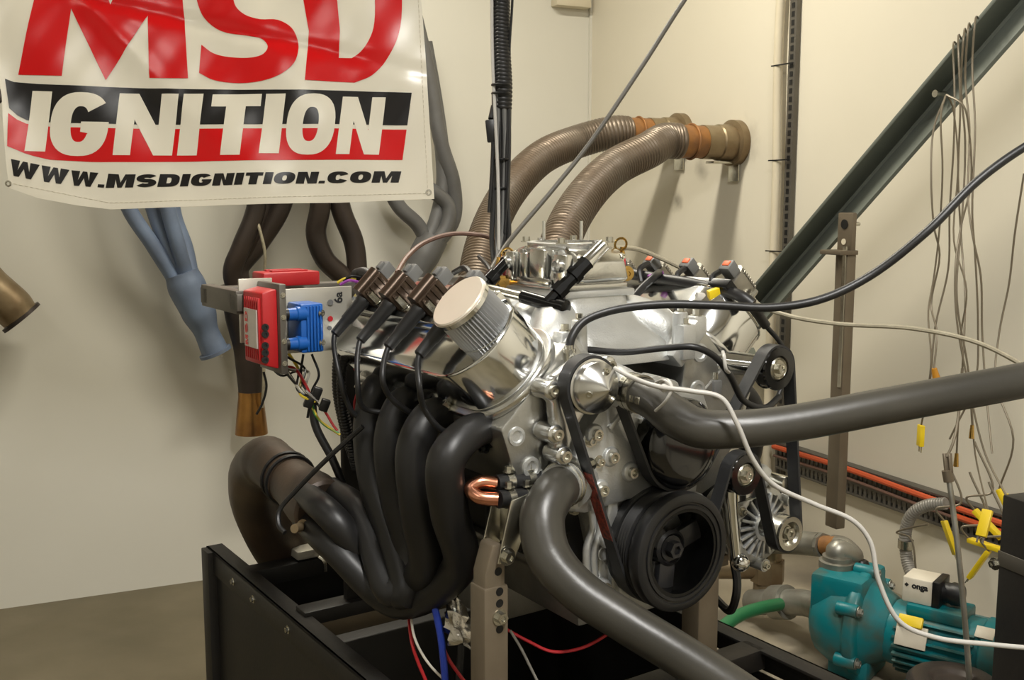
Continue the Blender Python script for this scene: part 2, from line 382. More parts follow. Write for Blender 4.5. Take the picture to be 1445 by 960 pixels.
def glyph(ch, w, t, tv):
    if ch == 'I': return [[(0, 0), (t, 0), (t, 1), (0, 1)]], t
    if ch == 'N': return [[(0, 0), (t * 1.1, 0), (w - t, .58), (w - t, 0), (w, 0), (w, 1), (w - t * 1.1, 1), (t, .42), (t, 1), (0, 1)]], w
    if ch == 'T': return [[(0, 0), (w, 0), (w, tv), (w / 2 + t / 2, tv), (w / 2 + t / 2, 1), (w / 2 - t / 2, 1), (w / 2 - t / 2, tv), (0, tv)]], w
    if ch == 'M': return [[(0, 0), (t * 1.25, 0), (w / 2, .62), (w - t * 1.25, 0), (w, 0), (w, 1), (w - t, 1), (w - t, .38), (w / 2 + t * .25, 1), (w / 2 - t * .25, 1), (t, .38), (t, 1), (0, 1)]], w
    if ch == 'W': return [[(0, 0), (t, 0), (w * .3, .6), (w * .42, 0), (w * .58, 0), (w * .7, .6), (w - t, 0), (w, 0), (w * .8, 1), (w * .62, 1), (w * .5, .45), (w * .38, 1), (w * .2, 1)]], w
    if ch == 'O': return [arc(w / 2, .5, w / 2, .5, 0, 351, 39, .8), arc(w / 2, .5, w / 2 - t, .5 - tv, 0, 351, 39, .8)], w
    if ch == 'D': return [[(0, 0)] + arc(w * .5, .5, w * .5, .5, -90, 90, 24, .75) + [(0, 1)], [(t, tv)] + arc(w * .5, .5, w * .5 - t, .5 - tv, -90, 90, 24, .75) + [(t, 1 - tv)]], w
    if ch == 'C': return [arc(w / 2, .5, w / 2, .5, -26, -334, 36, .8) + arc(w / 2, .5, w / 2 - t, .5 - tv, -334, -26, 36, .8)], w
    if ch == 'G': return [arc(w / 2, .5, w / 2, .5, -38, -360, 36, .8) + [(w, .46), (w * .52, .46), (w * .52, .62), (w - t * 1.0, .64)] + arc(w / 2, .5, w / 2 - t, .5 - tv, -328, -38, 34, .8)], w
    if ch == 'S':
        h = tv / 2; q = t / 2
        path = arc(w / 2, .25 + h / 2, w / 2 - q, .25 - h / 2, -25, -90, 8, .85) + arc(w / 2, .25 + h / 2, w / 2 - q, .25 - h / 2, -95, -262, 16, .85) + arc(w / 2, .75 - h / 2, w / 2 - q, .25 - h / 2, -85, 90, 18, .85) + arc(w / 2, .75 - h / 2, w / 2 - q, .25 - h / 2, 95, 155, 8, .85)
        return [stroke(path, t, tv)], w
    if ch == '.': return [[(0, .78), (t, .78), (t, 1), (0, 1)]], t
def place(loops, x0, y0, sx, h, sh, slope=0.0):
    """cell -> banner px; sh: how far the top leans to the right"""
    return [[(x0 + p[0] * sx + (1 - p[1]) * sh, y0 + (p[1]) * h + slope * p[0] * sx) for p in L] for L in loops]
ban = thing('banner', 'white vinyl banner with red and black lettering hanging in front of wall', 'banner', bp(300, 290))
edge = [(-30, -260), (-18, -60), (-8, 20), (4, 80), (14, 140), (20, 230), (24, 268), (60, 281), (110, 290), (155, 295), (250, 292), (350, 289), (480, 286), (612, 280), (606, 180), (600, 80), (594, 0), (582, -260)]
sheet = flat_on(bp, [edge], 7, 0)
bk_ = flat_on(bp, [edge], 7, -.0015); sheet.add(bk_.v, [f[::-1] for f in bk_.f])
sh_o = sheet.build('sheet', 'vinyl', ban)
def letter(loops, m, off=0.0016, name='letter', step=6): return flat_on(bp, loops, step, off).build(name, m, ban)
# red initials, their tops run out of the picture
letter([[(35, 110), (78, -110), (118, -110), (158, 8), (212, -110), (249, -110), (257, 0), (265, 110), (211, 110), (209, 22), (151, 114), (105, 15), (93, 110)]], 'print_red')
def smooth(L): return [(p.x, p.y) for p in catmull([V((x_, y_, 0)) for x_, y_ in L], 4)]
letter([[(280, 102), (283, 62)] + smooth([(283, 62), (300, 74), (325, 80), (355, 81), (372, 76), (378, 66), (370, 55), (350, 50), (310, 42), (287, 24), (277, 0), (272, -40), (285, -85), (320, -110), (365, -112), (405, -100)])[1:] + smooth([(400, -60), (372, -70), (345, -66), (330, -40), (328, -10), (332, 8), (345, 20), (367, 27), (392, 28), (412, 40), (421, 62), (418, 85), (405, 100), (380, 112), (337, 117), (300, 112), (280, 102)])[:-1]], 'print_red')
letter([[(431, 114), (436, 44), (428, 0), (445, -100)] + smooth([(500, -112), (535, -95), (560, -50), (567, 0), (562, 49), (545, 84), (525, 106), (500, 117)]), [(478, 82), (480, 44), (476, 0), (490, -70)] + smooth([(505, -75), (522, -50), (529, 0), (527, 40), (519, 60), (509, 73), (496, 82)])], 'print_red')
def lerp(x, T):
    for (x0_, y0_), (x1_, y1_) in zip(T, T[1:]):
        if x <= x1_: return y0_ + (y1_ - y0_) * (x - x0_) / (x1_ - x0_)
    return T[-1][1]
bt = [(0, 110), (18, 116), (27, 120), (60, 122), (581, 130)]; bm1 = [(0, 140), (24, 157), (36, 168), (49, 174), (80, 175), (574, 176)]; bm2_ = [(0, 147), (23, 164), (36, 174), (49, 179), (80, 181), (573, 182)]; bb = [(0, 200), (22, 210), (48, 221), (75, 227), (133, 229), (568, 225)]
def strip(xa, xta, xb, xtb, T, B, m):
    xs = [i / 50 for i in range(51)]
    letter([[(xta + (xtb - xta) * u, lerp(xta + (xtb - xta) * u, T)) for u in xs] + [(xa + (xb - xa) * u, lerp(xa + (xb - xa) * u, B)) for u in xs][::-1]], m, .0012, 'print_band', 7)
strip(24, 18, 574, 580.5, bt, bm1, 'print_black'); strip(22, 23, 567, 573, bm2_, bb, 'print_red')
IG = [('I', 44, 26, 132, 216), ('G', 72, 78, 132, 221), ('N', 160, 82, 132, 219), ('I', 249, 28, 132, 219), ('T', 290, 70, 133, 219), ('I', 366, 28, 133, 217), ('O', 400, 68, 133, 219), ('N', 474, 60, 137, 218)]
for ch, x, wd, y0_, y1_ in IG:
    g, _ = glyph(ch, 1.0, {'G': 27, 'T': 28, 'O': 23, 'N': 24 if wd > 70 else 19}.get(ch, 27) / wd if ch != 'I' else 1.0, .22 if ch != 'T' else .2)
    letter(place(g, x, y0_, wd, y1_ - y0_, 10, .0), 'vinyl', .0020)
ut = [(24, 228), (60, 235), (100, 241), (160, 246), (300, 245), (565, 241)]; ub = [(24, 250), (60, 257), (100, 262), (150, 265), (300, 262), (565, 257)]
txt = 'WWW.MSDIGNITION.COM'; wid = {'W': 37, '.': 9, 'M': 39, 'I': 12, 'T': 25}
tot = sum(wid.get(c_, 30) + 2.5 for c_ in txt); x = 23.0
for ch in txt:
    wpx = wid.get(ch, 30) * 541 / tot; g, _ = glyph(ch, 1.0, (11.5 / wpx) if ch not in 'I.' else 1.0, .27)
    letter([[(x + p[0] * wpx + (1 - p[1]) * 4, lerp(x + p[0] * wpx, ut) * (1 - p[1]) + lerp(x + p[0] * wpx, ub) * p[1]) for p in L] for L in g], 'print_black', .0016)
    x += wpx + 2.5 * 541 / tot
for gx, gy in ((604, 271), (23, 262), (576, -250), (-24, -250)): MB().torus(bp(gx, gy, .001), BY, .006, .0022, 18, 6).build('grommet', 'zinc', ban)
hem = MB()
for (xa, ya, xb, yb) in ((155, 286, 603, 272), (603, 272, 588, -40), (30, 262, 155, 286)):
    n = int(((xb - xa) ** 2 + (yb - ya) ** 2) ** .5 / 7)
    for i in range(n):
        p = bp(xa + (xb - xa) * i / n, ya + (yb - ya) * i / n, .002); q = bp(xa + (xb - xa) * (i + .6) / n, ya + (yb - ya) * (i + .6) / n, .002); hem.tube([p, q], .0006, 4, 1)
hem.build('stitching', 'label_cream', ban, kind='stuff')
for gx in (576, -24): MB().tube([bp(gx, -250, 0), V((bp(gx, -250).x, bp(gx, -250).y, H))], .002, 6, 1).build('hanging_cord', 'cable_white', ban)
# ================================================================ engine (coordinates: a across, b back along the crank, z up from the crank)
Q = .70710678
def BK(sg, s, t, b): return V((sg * Q * (s + t), b, Q * (s - t)))
def BN(sg): return V((sg * Q, 0, Q))                    # bank normal
def BT(sg): return V((sg * Q, 0, -Q))                   # outward/down across the bank
YF = V((0, -1, 0)); YB = V((0, 1, 0)); XA = V((1, 0, 0)); ZU = V((0, 0, 1))
eng = thing('engine', 'aluminium V8 engine with carburetor and black exhaust headers on the test stand', 'engine', (0, .3, -.3), 'e')
def fprism(poly, b0, b1):                               # polygon in (a,z), from plane b0 back to b1
    return MB().prism([(p[0], p[1]) for p in poly], (0, b1, 0), XA, ZU, b1 - b0)   # X x Z = -Y
# block, sump
half = [(.11, -.055), (.125, -.03), (.13, .02), tuple(BK(1, .12, .09, 0).xz), tuple(BK(1, .238, .085, 0).xz), tuple(BK(1, .238, -.09, 0).xz), (.05, .13)]
poly = half + [(-x, z) for x, z in half[::-1]]
blk = fprism(poly, .105, .585).build('block', 'black_header', eng, .004)
for k in range(5):
    for sg in (-1, 1): MB().box((sg * .128, .14 + .1 * k, .0), (.012, .018, .09)).build('rib', 'black_header', blk, .003)
pan = MB().prism([(-.13, -.05), (.13, -.05), (.13, -.064), (.12, -.07), (.112, -.14), (-.112, -.14), (-.12, -.07), (-.13, -.064)][::-1], (0, .58, 0), XA, ZU, .48)
pan.box((0, .47, -.18), (.21, .2, .1)).build('oil_pan', 'cast_dark', eng, .008)
MB().lathe((0, .585, .02), YB, [(0, .17), (.03, .19), (.11, .2), (.12, .2)], 28).build('bell_housing', 'cast_dark', eng, .004)
# heads
HP = [(.238, .085), (.29, .072), (.345, .045), (.345, -.14), (.30, -.135), (.238, -.09)]
for sg in (-1, 1):
    hd = MB(); o = BK(sg, 0, 0, .08 if sg < 0 else .10); X, Y = BN(sg), BT(sg)
    pl = HP if X.cross(Y).dot(YB) > 0 else HP
    d = .47 if X.cross(Y).dot(YB) > 0 else -.47
    head = hd.prism(pl, o, X, Y, d).build('cylinder_head', 'machined', eng, .004)
    b0 = .08 if sg < 0 else .10
    for (s_, t_, r_) in ((.262, .052, .011), (.318, .035, .010), (.31, -.105, .011), (.262, -.062, .011), (.29, .0, .009)):
        p = BK(sg, s_, t_, b0); MB().lathe(p, YF, [(0, r_ * 1.5), (.004, r_ * 1.45), (.0045, r_), (.001, r_ * .8), (.001, 0)], 20).build('bolt_boss', 'cast_alu', head)
    for k in range(4):                                   # exhaust port bosses
        p = V((sg * .236, .14 + .112 * k, .205)); MB().prism([(-.042, -.022), (.042, -.022), (.03, .024), (-.03, .024)], p - V((0, 0, .0)), YB if sg > 0 else YF, V((-sg * .35, 0, .94)), .016).build('exhaust_flange', 'cast_dark', head, .003)
        MB().bolt(p + V((sg * .012, .036, -.012)), (sg, 0, -.3), .007, .008).build('flange_bolt', 'zinc', head)
# rocker covers
def rrect(t0, t1, b0, b1, rf, rb, n=10):
    P = []
    for (cx, cy, r, a0) in ((t1 - rf, b0 + rf, rf, -90), (t1 - rb, b1 - rb, rb, 0), (t0 + rb, b1 - rb, rb, 90), (t0 + rf, b0 + rf, rf, 180)):
        P += [(cx + r * cos(radians(a0 + 90 * i / n)), cy + r * sin(radians(a0 + 90 * i / n))) for i in range(n + 1)]
    return P
VC = {}
for sg, b0 in ((-1, .085), (1, .105)):
    o = BK(sg, .357, 0, 0); X, Y = BT(sg), YB; N = BN(sg); dr = 1 if X.cross(Y).dot(N) > 0 else -1
    c = MB().prism(rrect(-.128, .034, b0, b0 + .475, .078, .02), o, X, Y, dr * .085).build('rocker_cover', 'polished', eng, .005, seg=3, ang=60)
    MB().prism(rrect(-.139, .045, b0 - .010, b0 + .485, .083, .02), BK(sg, .345, 0, 0), X, Y, dr * .012).build('cover_flange', 'brushed', c, .003, ang=60)
    lip = [BK(sg, .4415, t_, b_) for t_, b_ in rrect(-.1275, .0335, b0 + .0005, b0 + .4745, .078, .02)]
    MB().tube(lip + lip[:1], .0022, 6, 1).build('top_bead', 'polished', c)
    for (t_, b_) in ((.034, .2), (.034, .33), (.034, .46), (-.126, .2), (-.126, .33), (-.126, .46)):
        MB().bolt(BK(sg, .357, t_ * 1.16, b0 - .06 + b_), N, .006, .012).build('cover_bolt', 'zinc', c)
    VC[sg] = c
cap = MB().lathe(BK(1, .44, -.01, .19), BN(1), [(0, .016), (.02, .016), (.022, .02), (.04, .02), (.043, .017), (.043, 0)], 20).build('oil_cap', 'polished', VC[1])
MB().lathe(BK(1, .4835, -.01, .19), BN(1), [(0, .014), (.004, .014), (.004, 0)], 14).build('cap_knob', 'black_anod', cap)
# breather filter on the left cover
fP = eb(683, 462, .14); fa = (eb(641, 419, .14) - fP).normalized(); fo = fP - fa * .024
fil = MB().lathe(fo, fa, [(-.05, .028), (.0, .028), (.014, .03), (.016, .047), (.024, .049), (.024, .0)], 36).build('breather_filter', 'polished', eng)
pleat = MB(); x, y, z = frame_of(fa); n = 96; vs = []
for h in (.024, .080):
    for k in range(n):
        r = .0478 if k % 2 else .0425; r *= 1 - .03 * (h > .05); vs.append(fo + fa * h + (x * cos(2 * pi * k / n) + y * sin(2 * pi * k / n)) * r)
pleat.add(vs, [(k, (k + 1) % n, n + (k + 1) % n, n + k) for k in range(n)]).build('pleated_mesh', 'filter_mesh', fil)
MB().lathe(fo + fa * .078, fa, [(0, .046), (.002, .0485), (.008, .0485), (.010, .0465), (.010, .0)], 40).build('filter_cap', 'filter_top', fil)
MB().ring(fo + fa * .076, fa, [(0, .0465), (0, .0495), (.0075, .0495), (.0075, .0465)], 40).build('filter_rim', 'polished', fil)
# intake manifold
man = MB()
pl0 = [(-.068, .20), (.068, .20), (.068, .38), (-.068, .38)]
def loft(rects):
    vs = []; fs = []
    for (w_, d_, cx, cy, z_) in rects:
        P = []; n = 5; r = min(w_, d_) * .35
        for (sx, sy, a0) in ((1, -1, -90), (1, 1, 0), (-1, 1, 90), (-1, -1, 180)):
            for i in range(n):
                a = radians(a0 + 90 * i / (n - 1)); P.append(V((cx + sx * (w_ - r) + r * cos(a), cy + sy * (d_ - r) + r * sin(a), z_)))
        vs += P
    m = 20
    for k in range(len(rects) - 1):
        for i in range(m): fs.append((k * m + i, k * m + (i + 1) % m, (k + 1) * m + (i + 1) % m, (k + 1) * m + i))
    fs.append(list(range(m))); fs.append(list(range(len(vs) - m, len(vs)))); return MB().add(vs, fs)
CB = .285                                               # carb centre along b
manifold = loft([(.105, .19, 0, CB + .01, .285), (.10, .17, 0, CB, .315), (.082, .12, 0, CB, .35), (.074, .095, 0, CB, .372), (.072, .092, 0, CB, .385), (.072, .092, 0, CB, .394)]).build('intake_manifold', 'cast_alu', eng, .002)
for sg in (-1, 1):
    for k in range(4):
        bi = .145 + .112 * k + (.02 if sg > 0 else 0); bc = CB + (bi - CB) * .42
        p0 = V((sg * .02, CB + (bi - CB) * .30, .345)); p1 = V((sg * .068, bc, .352)); p2 = V((sg * .112, CB + (bi - CB) * .82, .334)); p3 = V((sg * .148, bi, .292))
        MB().tube([p0, p1, p2, p3], [.040, .040, .041, .043], 18, 8, sq=1.0).build('runner', 'cast_alu', manifold)
    MB().prism([(-.012, -.012), (.02, -.012), (.02, .07), (-.012, .07)], BK(sg, .275, -.14, .095), BT(sg) * 1, BN(sg), .46 if BT(sg).cross(BN(sg)).dot(YB) > 0 else -.46).build('manifold_flange', 'cast_alu', manifold, .004)
    for k in range(5):
        p = BK(sg, .318, -.165, .11 + .105 * k); MB().lathe(p, ZU, [(-.03, .014), (.022, .0125), (.024, .010)], 14).build('bolt_boss', 'cast_alu', manifold); MB().bolt(p + ZU * .024, ZU, .006, .008).build('manifold_bolt', 'zinc', manifold)
MB().box((0, CB, .396), (.152, .19, .012)).build('carburetor_flange', 'cast_alu', manifold, .003)
MB().box((0, .32, .20), (.20, .46, .012)).build('valley_cover', 'cast_dark', eng, .003)
for (x_, y_, z_, h_) in ((-.14, .105, .30, .05), (-.105, .20, .33, .045), (.11, .10, .285, .06), (.155, .12, .30, .055)):
    q = MB().box((x_, y_, z_ + h_ / 2), (.03, .026, h_)).build('square_boss', 'cast_alu', manifold, .004); MB().bolt((x_, y_, z_ + h_), ZU, .0065, .009).build('boss_bolt', 'zinc', manifold)
# carburetor: bowls fore and aft of the main body
zc = .402
carb = loft([(.062, .045, 0, CB, zc), (.064, .047, 0, CB, zc + .02), (.058, .043, 0, CB, zc + .05), (.064, .06, 0, CB, zc + .068)]).build('carburetor', 'carb_alu', eng, .002)
MB().ring((0, CB, zc + .066), ZU, [(0, .058), (0, .069), (.004, .071), (.012, .071), (.014, .066), (.014, .058)], 44).build('air_horn', 'brushed', carb)
MB().box((0, CB, zc + .062), (.105, .008, .02)).build('venturi_bridge', 'brushed', carb, .003)
MB().box((0, CB, zc + .004), (.14, .165, .012)).build('base_plate', 'brushed', carb, .003)
for sgb in (-1, 1):
    bm_ = MB().box((0, CB + sgb * .052, zc + .035), (.128, .012, .062)).build('metering_block', 'machined', carb, .002)
    # bowl: tapered block
    c0 = CB + sgb * .058; c1 = CB + sgb * .108; bw = []
    for (yy, w_, z0, z1) in ((c0, .064, .008, .072), (CB + sgb * .085, .062, .010, .066), (c1, .05, .018, .048)):
        bw += [V((-w_, yy, zc + z0)), V((w_, yy, zc + z0)), V((w_ * .8, yy, zc + z1)), V((-w_ * .8, yy, zc + z1))]
    fsb = []
    for k in range(2):
        for i in range(4): fsb.append((k * 4 + i, k * 4 + (i + 1) % 4, k * 4 + 4 + (i + 1) % 4, k * 4 + 4 + i))
    fsb += [(0, 1, 2, 3), (11, 10, 9, 8)]
    bowl = MB().add(bw, fsb).build('float_bowl', 'carb_alu', carb, .004)
    MB().lathe((-.074, CB + sgb * .078, zc + .042), (-1, 0, 0), [(0, .012), (.01, .012), (.012, .009), (.004, .007), (.004, 0)], 20).build('sight_glass', 'brushed', carb)
    MB().box((-.068, CB + sgb * .078, zc + .036), (.016, .036, .05)).build('side_pad', 'carb_alu', carb, .003)
    for x_ in (-.045, .045):
        for z_ in (.02, .055): MB().bolt((x_, CB + sgb * (.098 if z_ < .03 else .094), zc + z_), (0, sgb, 0.2), .0045, .006).build('bowl_screw', 'zinc', carb)
    MB().lathe((.0, CB + sgb * .08, zc + .064), ZU, [(0, .013), (.010, .012), (.010, .007), (.02, .007), (.02, 0)], 6).build('needle_valve', 'brushed', carb)
    for x_ in (-.05, .05): MB().bolt((x_ * 1.05, CB + sgb * .052, zc + .078), ZU, .0065, .008).build('top_screw', 'zinc', carb)
for (x_, y_) in ((-.03, CB + .03), (.03, CB - .0)):
    st = MB().cyl((x_, y_, zc + .05), (x_, y_, zc + .115), .0032, n=10).build('air_cleaner_stud', 'polished', carb)
MB().box((-.066, CB - .012, zc + .04), (.02, .045, .056)).box((-.064, CB + .03, zc + .036), (.024, .02, .05)).box((-.07, CB - .005, zc + .012), (.02, .10, .014)).build('side_casting', 'carb_alu', carb, .004)
tf = bpy.data.curves.new('t', 'FONT'); tf.body = 'Holley'; tf.size = .018; tf.shear = .3; tf.align_x = 'CENTER'; tf.extrude = .0008
to = bpy.data.objects.new('t', tf)
def text_mesh(body, size, o, X, Y, m, parent, name='lettering', shear=0.0, ext=.0004, bold=0.0):
    c = bpy.data.curves.new('t', 'FONT'); c.body = body; c.size = size; c.shear = shear; c.align_x = 'CENTER'; c.align_y = 'CENTER'; c.extrude = ext; c.offset = bold
    ob = bpy.data.objects.new('t', c); COL.objects.link(ob); dg = bpy.context.evaluated_depsgraph_get(); me = bpy.data.meshes.new_from_object(ob.evaluated_get(dg))
    X = V(X).normalized(); Y = V(Y); Y = (Y - X * Y.dot(X)).normalized(); Z = X.cross(Y); b = MB()
    b.add([V(o) + X * p.co.x + Y * p.co.y + Z * p.co.z for p in me.vertices], [list(p.vertices) for p in me.polygons])
    bpy.data.objects.remove(ob); bpy.data.meshes.remove(me)
    return b.build(name, m, parent)
bpy.data.objects.remove(to)
text_mesh('Holley', .018, (0, CB - .1005, zc + .027), (1, 0, 0), (0, .6, 1), 'brushed', carb, 'lettering', .3, .0008)
# linkage with brass nuts and red springs
for (p, q) in (((-.08, CB + .10, zc + .01), 1), ((.075, CB - .06, zc + .03), -1)):
    p = V(p); MB().cyl(p, p + V((0, 0, .026)), .0062, n=14).build('return_spring', 'red_spring', carb); MB().lathe(p + ZU * .026, ZU, [(0, .006), (.008, .004), (.014, .004), (.014, 0)], 10).build('spring_cap', 'brass', carb)
    MB().bolt(p + V((.0, -.012, -.006)), (-.5, -1, 0), .009, .012).build('brass_nut', 'brass', carb); MB().torus(p + V((.012 * q, -.01, .045)), (.3, 1, .2), .011, .0022, 18, 6).build('linkage_loop', 'brass', carb)
    MB().bar(p + V((0, 0, -.008)), p + V((.03 * q * -1, .03, .0)), .012, .003).build('linkage_arm', 'brass', carb, .001)
# ---- timing cover, water pump casting
tc_poly = [(-.12, .13), (-.145, .17), (-.10, .235), (-.03, .25), (.05, .25), (.12, .235), (.15, .17), (.115, .09), (.10, .0), (.11, -.08), (.06, -.125), (-.05, -.125), (-.095, -.09), (-.085, .0), (-.10, .06)]
tc_poly = [(x_ - (.014 if x_ < 0 and z_ < .12 else 0), z_) for x_, z_ in tc_poly]
tcov = fprism(tc_poly, .062, .11).build('timing_cover', 'cast_alu', eng, .006)
for (x_, z_) in ((-.118, .15), (-.135, .185), (-.06, .235), (-.082, .02), (-.088, -.06), (-.05, -.11), (.10, -.05), (.05, -.11), (.10, .05)):
    x_ -= .012 if x_ < 0 and z_ < .12 else 0
    MB().lathe((x_, .064, z_), YF, [(0, .0155), (.018, .014), (.018, 0)], 18).build('bolt_boss', 'cast_alu', tcov, .002); MB().bolt((x_, .046, z_), YF, .007, .008).build('cover_bolt', 'zinc', tcov)
for (x_, z_, w_, h_) in ((-.062, -.02, .02, .09), (-.04, -.075, .03, .05), (-.07, .06, .022, .05)): MB().box((x_ - .012, .058, z_), (w_, .014, h_)).build('rib', 'cast_alu', tcov, .005)
for (x_, y_, r_) in ((857, 748, .011), (849, 780, .012)): MB().lathe(eb(x_, y_, .062), YF, [(-.004, r_ * 1.15), (.006, r_), (.007, r_ * .9), (.007, 0)], 20).build('cast_pad', 'cast_alu', tcov)
for P_ in (((833, 715), (836, 745), (828, 775), (829, 820)), ((846, 722), (846, 750), (838, 780), (840, 825))): MB().tube([eb(x_, y_, .060) for x_, y_ in P_], .0065, 10, 6).build('rib', 'cast_alu', tcov)
wp_poly = [(-.20, .085), (-.215, .115), (-.205, .14), (-.165, .15), (-.15, .19), (-.12, .225), (-.06, .262), (.0, .275), (.05, .26), (.06, .20), (.04, .12), (-.02, .08), (-.09, .075), (-.14, .07)]
wpmp = fprism(wp_poly, .045, .085).build('water_pump', 'cast_alu', eng, .007)
for (x_, z_) in ((-.128, .195), (-.095, .155), (-.055, .125), (-.055, .235), (-.115, .105)):
    MB().lathe((x_, .048, z_), YF, [(0, .017), (.009, .015), (.009, 0)], 18).build('bolt_boss', 'cast_alu', wpmp, .002); MB().lathe((x_, .04, z_), YF, [(0, .009), (.008, .009), (.008, .0055), (.003, .005), (.003, 0)], 12).build('socket_bolt', 'zinc', wpmp)
for (p, q) in (((-.10, .20), (-.03, .26)), ((-.04, .205), (.02, .205)), ((-.03, .16), (-.005, .20))): MB().bar((p[0], .043, p[1]), (q[0], .043, q[1]), .008, .007, YF).build('rib', 'cast_alu', wpmp, .002)
inn = (ed(812, 672, 1.63)); ind = (ed(786, 689, 1.57) - inn).normalized()
MB().lathe(inn, ind, [(-.03, .038), (.014, .038), (.016, .043), (.032, .043), (.034, .034), (.06, .034)], 30).build('inlet_neck', 'cast_alu', wpmp)
for k in (0, 120, 240):
    x, y, z = frame_of(ind); p = inn + (x * cos(radians(k + 40)) + y * sin(radians(k + 40))) * .046 + ind * .022
    MB().bolt(p, ind, .007, .009).build('neck_bolt', 'zinc', wpmp)
out0 = ed(876, 547, 1.62); outd = (ed(908, 558, 1.57) - out0).normalized()
MB().lathe(out0, outd, [(-.04, .036), (.0, .033), (.012, .031), (.02, .027), (.05, .026)], 26).build('outlet_neck', 'cast_alu', wpmp)
# ---- damper
pd = [(.0, .084), (.0, .088), (.004, .092), (.006, .092)]
dp = MB().ring((0, -.026, 0), YB, [(.0, .072), (.0, .077), (.0025, .078), (.0025, .081), (.0, .082), (.0, .088), (.003, .0945), (.006, .096), (.022, .096), (.026, .093), (.028, .088), (.034, .088), (.036, .092), (.038, .088), (.041, .092), (.044, .088), (.047, .092), (.050, .088), (.053, .092), (.056, .088), (.059, .092), (.062, .088), (.064, .094), (.080, .094), (.084, .07)], 64).build('crank_damper', 'black_rubber', eng)
MB().ring((0, -.024, 0), YB, [(.0, .066), (.0, .0725), (.07, .0725), (.07, .062)], 56).build('damper_rim', 'black_anod', dp)
MB().lathe((0, .006, 0), YF, [(-.06, .030), (.0, .030), (.004, .025), (-.004, .021), (-.004, 0)], 30).build('hub', 'damper_grey', dp)
for k in range(3):
    a = radians(20 + 120 * k); MB().bar((cos(a) * .02, .014, sin(a) * .02), (cos(a) * .069, .010, sin(a) * .069), .034, .014, YF).build('spoke', 'damper_grey', dp, .003)
MB().bolt((0, .008, 0), YF, .014, .014).build('crank_bolt', 'damper_grey', dp)
MB().lathe((0, .075, 0), YF, [(0, .066), (.030, .062), (.034, .04), (.034, 0)], 30).build('oil_seal', 'cast_alu', dp)
# ---- pulleys on the belt plane
BB = .025
CONE = V((-.158, BB, .277)); DRUM = V((.028, BB, .165)); UPI = V((.247, BB, .268)); ALT = V((.288, BB, -.03)); LOI = V((.174, BB, .093)); CRK = V((0, BB, 0))
def idler(c, r, nm):
    o = MB().ring(c, YB, [(-.014, r * .62), (-.014, r), (-.011, r + .002), (-.009, r), (.009, r), (.011, r + .002), (.014, r), (.014, r * .62), (.004, r * .55), (-.006, r * .55)], 40).build(nm, 'black_gloss', eng)
    MB().lathe(c + YF * .005, YF, [(-.012, r * .6), (.006, r * .58), (.009, r * .5), (.006, r * .42), (.006, .008)], 30).build('bearing_face', 'zinc', o)
    MB().bolt(c + YF * .011, YF, .0095, .008).build('pulley_bolt', 'zinc', o)
    return o
ui = idler(UPI, .036, 'idler_pulley'); li = idler(LOI, .0345, 'idler_pulley')
MB().lathe(UPI + YB * .012, (-.55, 1, .05), [(0, .019), (.085, .021), (.085, 0)], 24).build('idler_post', 'polished', ui)
cn = MB().lathe(CONE, YF, [(-.014, .042), (.014, .042), (.015, .039), (.027, .0385), (.028, .038), (.0515, .0015), (.052, .0)], 48).build('nose_cone_pulley', 'brushed', eng)
MB().ring(CONE, YB, [(-.0135, .040), (-.0135, .0425), (.0135, .0425), (.0135, .040)], 40).build('grooved_rim', 'black_anod', cn)
for k in range(3):
    a = radians(75 + 120 * k); d = V((cos(a), 0, sin(a))); MB().lathe(CONE + YF * .036 + d * .025, d * .75 + YF * .66, [(-.004, .0055), (.004, .0055), (.004, .003), (.001, .003), (.001, 0)], 12).build('cone_screw', 'zinc', cn)
dr_ = MB().lathe(DRUM, YF, [(-.07, .06), (-.05, .074), (-.02, .0745), (.012, .0745), (.018, .072), (.026, .060), (.030, .045), (.030, .0)], 48).build('water_pump_pulley', 'black_gloss', eng)
# bracket of the nose cone pulley
brk = fprism([(-.215, .262), (-.205, .29), (-.15, .318), (-.10, .30), (-.10, .26), (-.135, .24), (-.165, .20), (-.178, .165), (-.20, .165), (-.20, .21), (-.205, .25)], .045, .07).build('pulley_bracket', 'brushed', eng, .006)
for (x_, z_) in ((-.212, .272), (-.19, .17), (-.105, .30), (-.205, .205)):
    MB().lathe((x_, .075, z_), YF, [(0, .015), (.036, .015), (.038, .012), (.038, 0)], 18).build('stand_off', 'brushed', brk, .001); MB().lathe((x_, .037, z_), YF, [(0, .009), (.007, .009), (.007, .005), (.002, .005), (.002, 0)], 12).build('socket_bolt', 'zinc', brk)
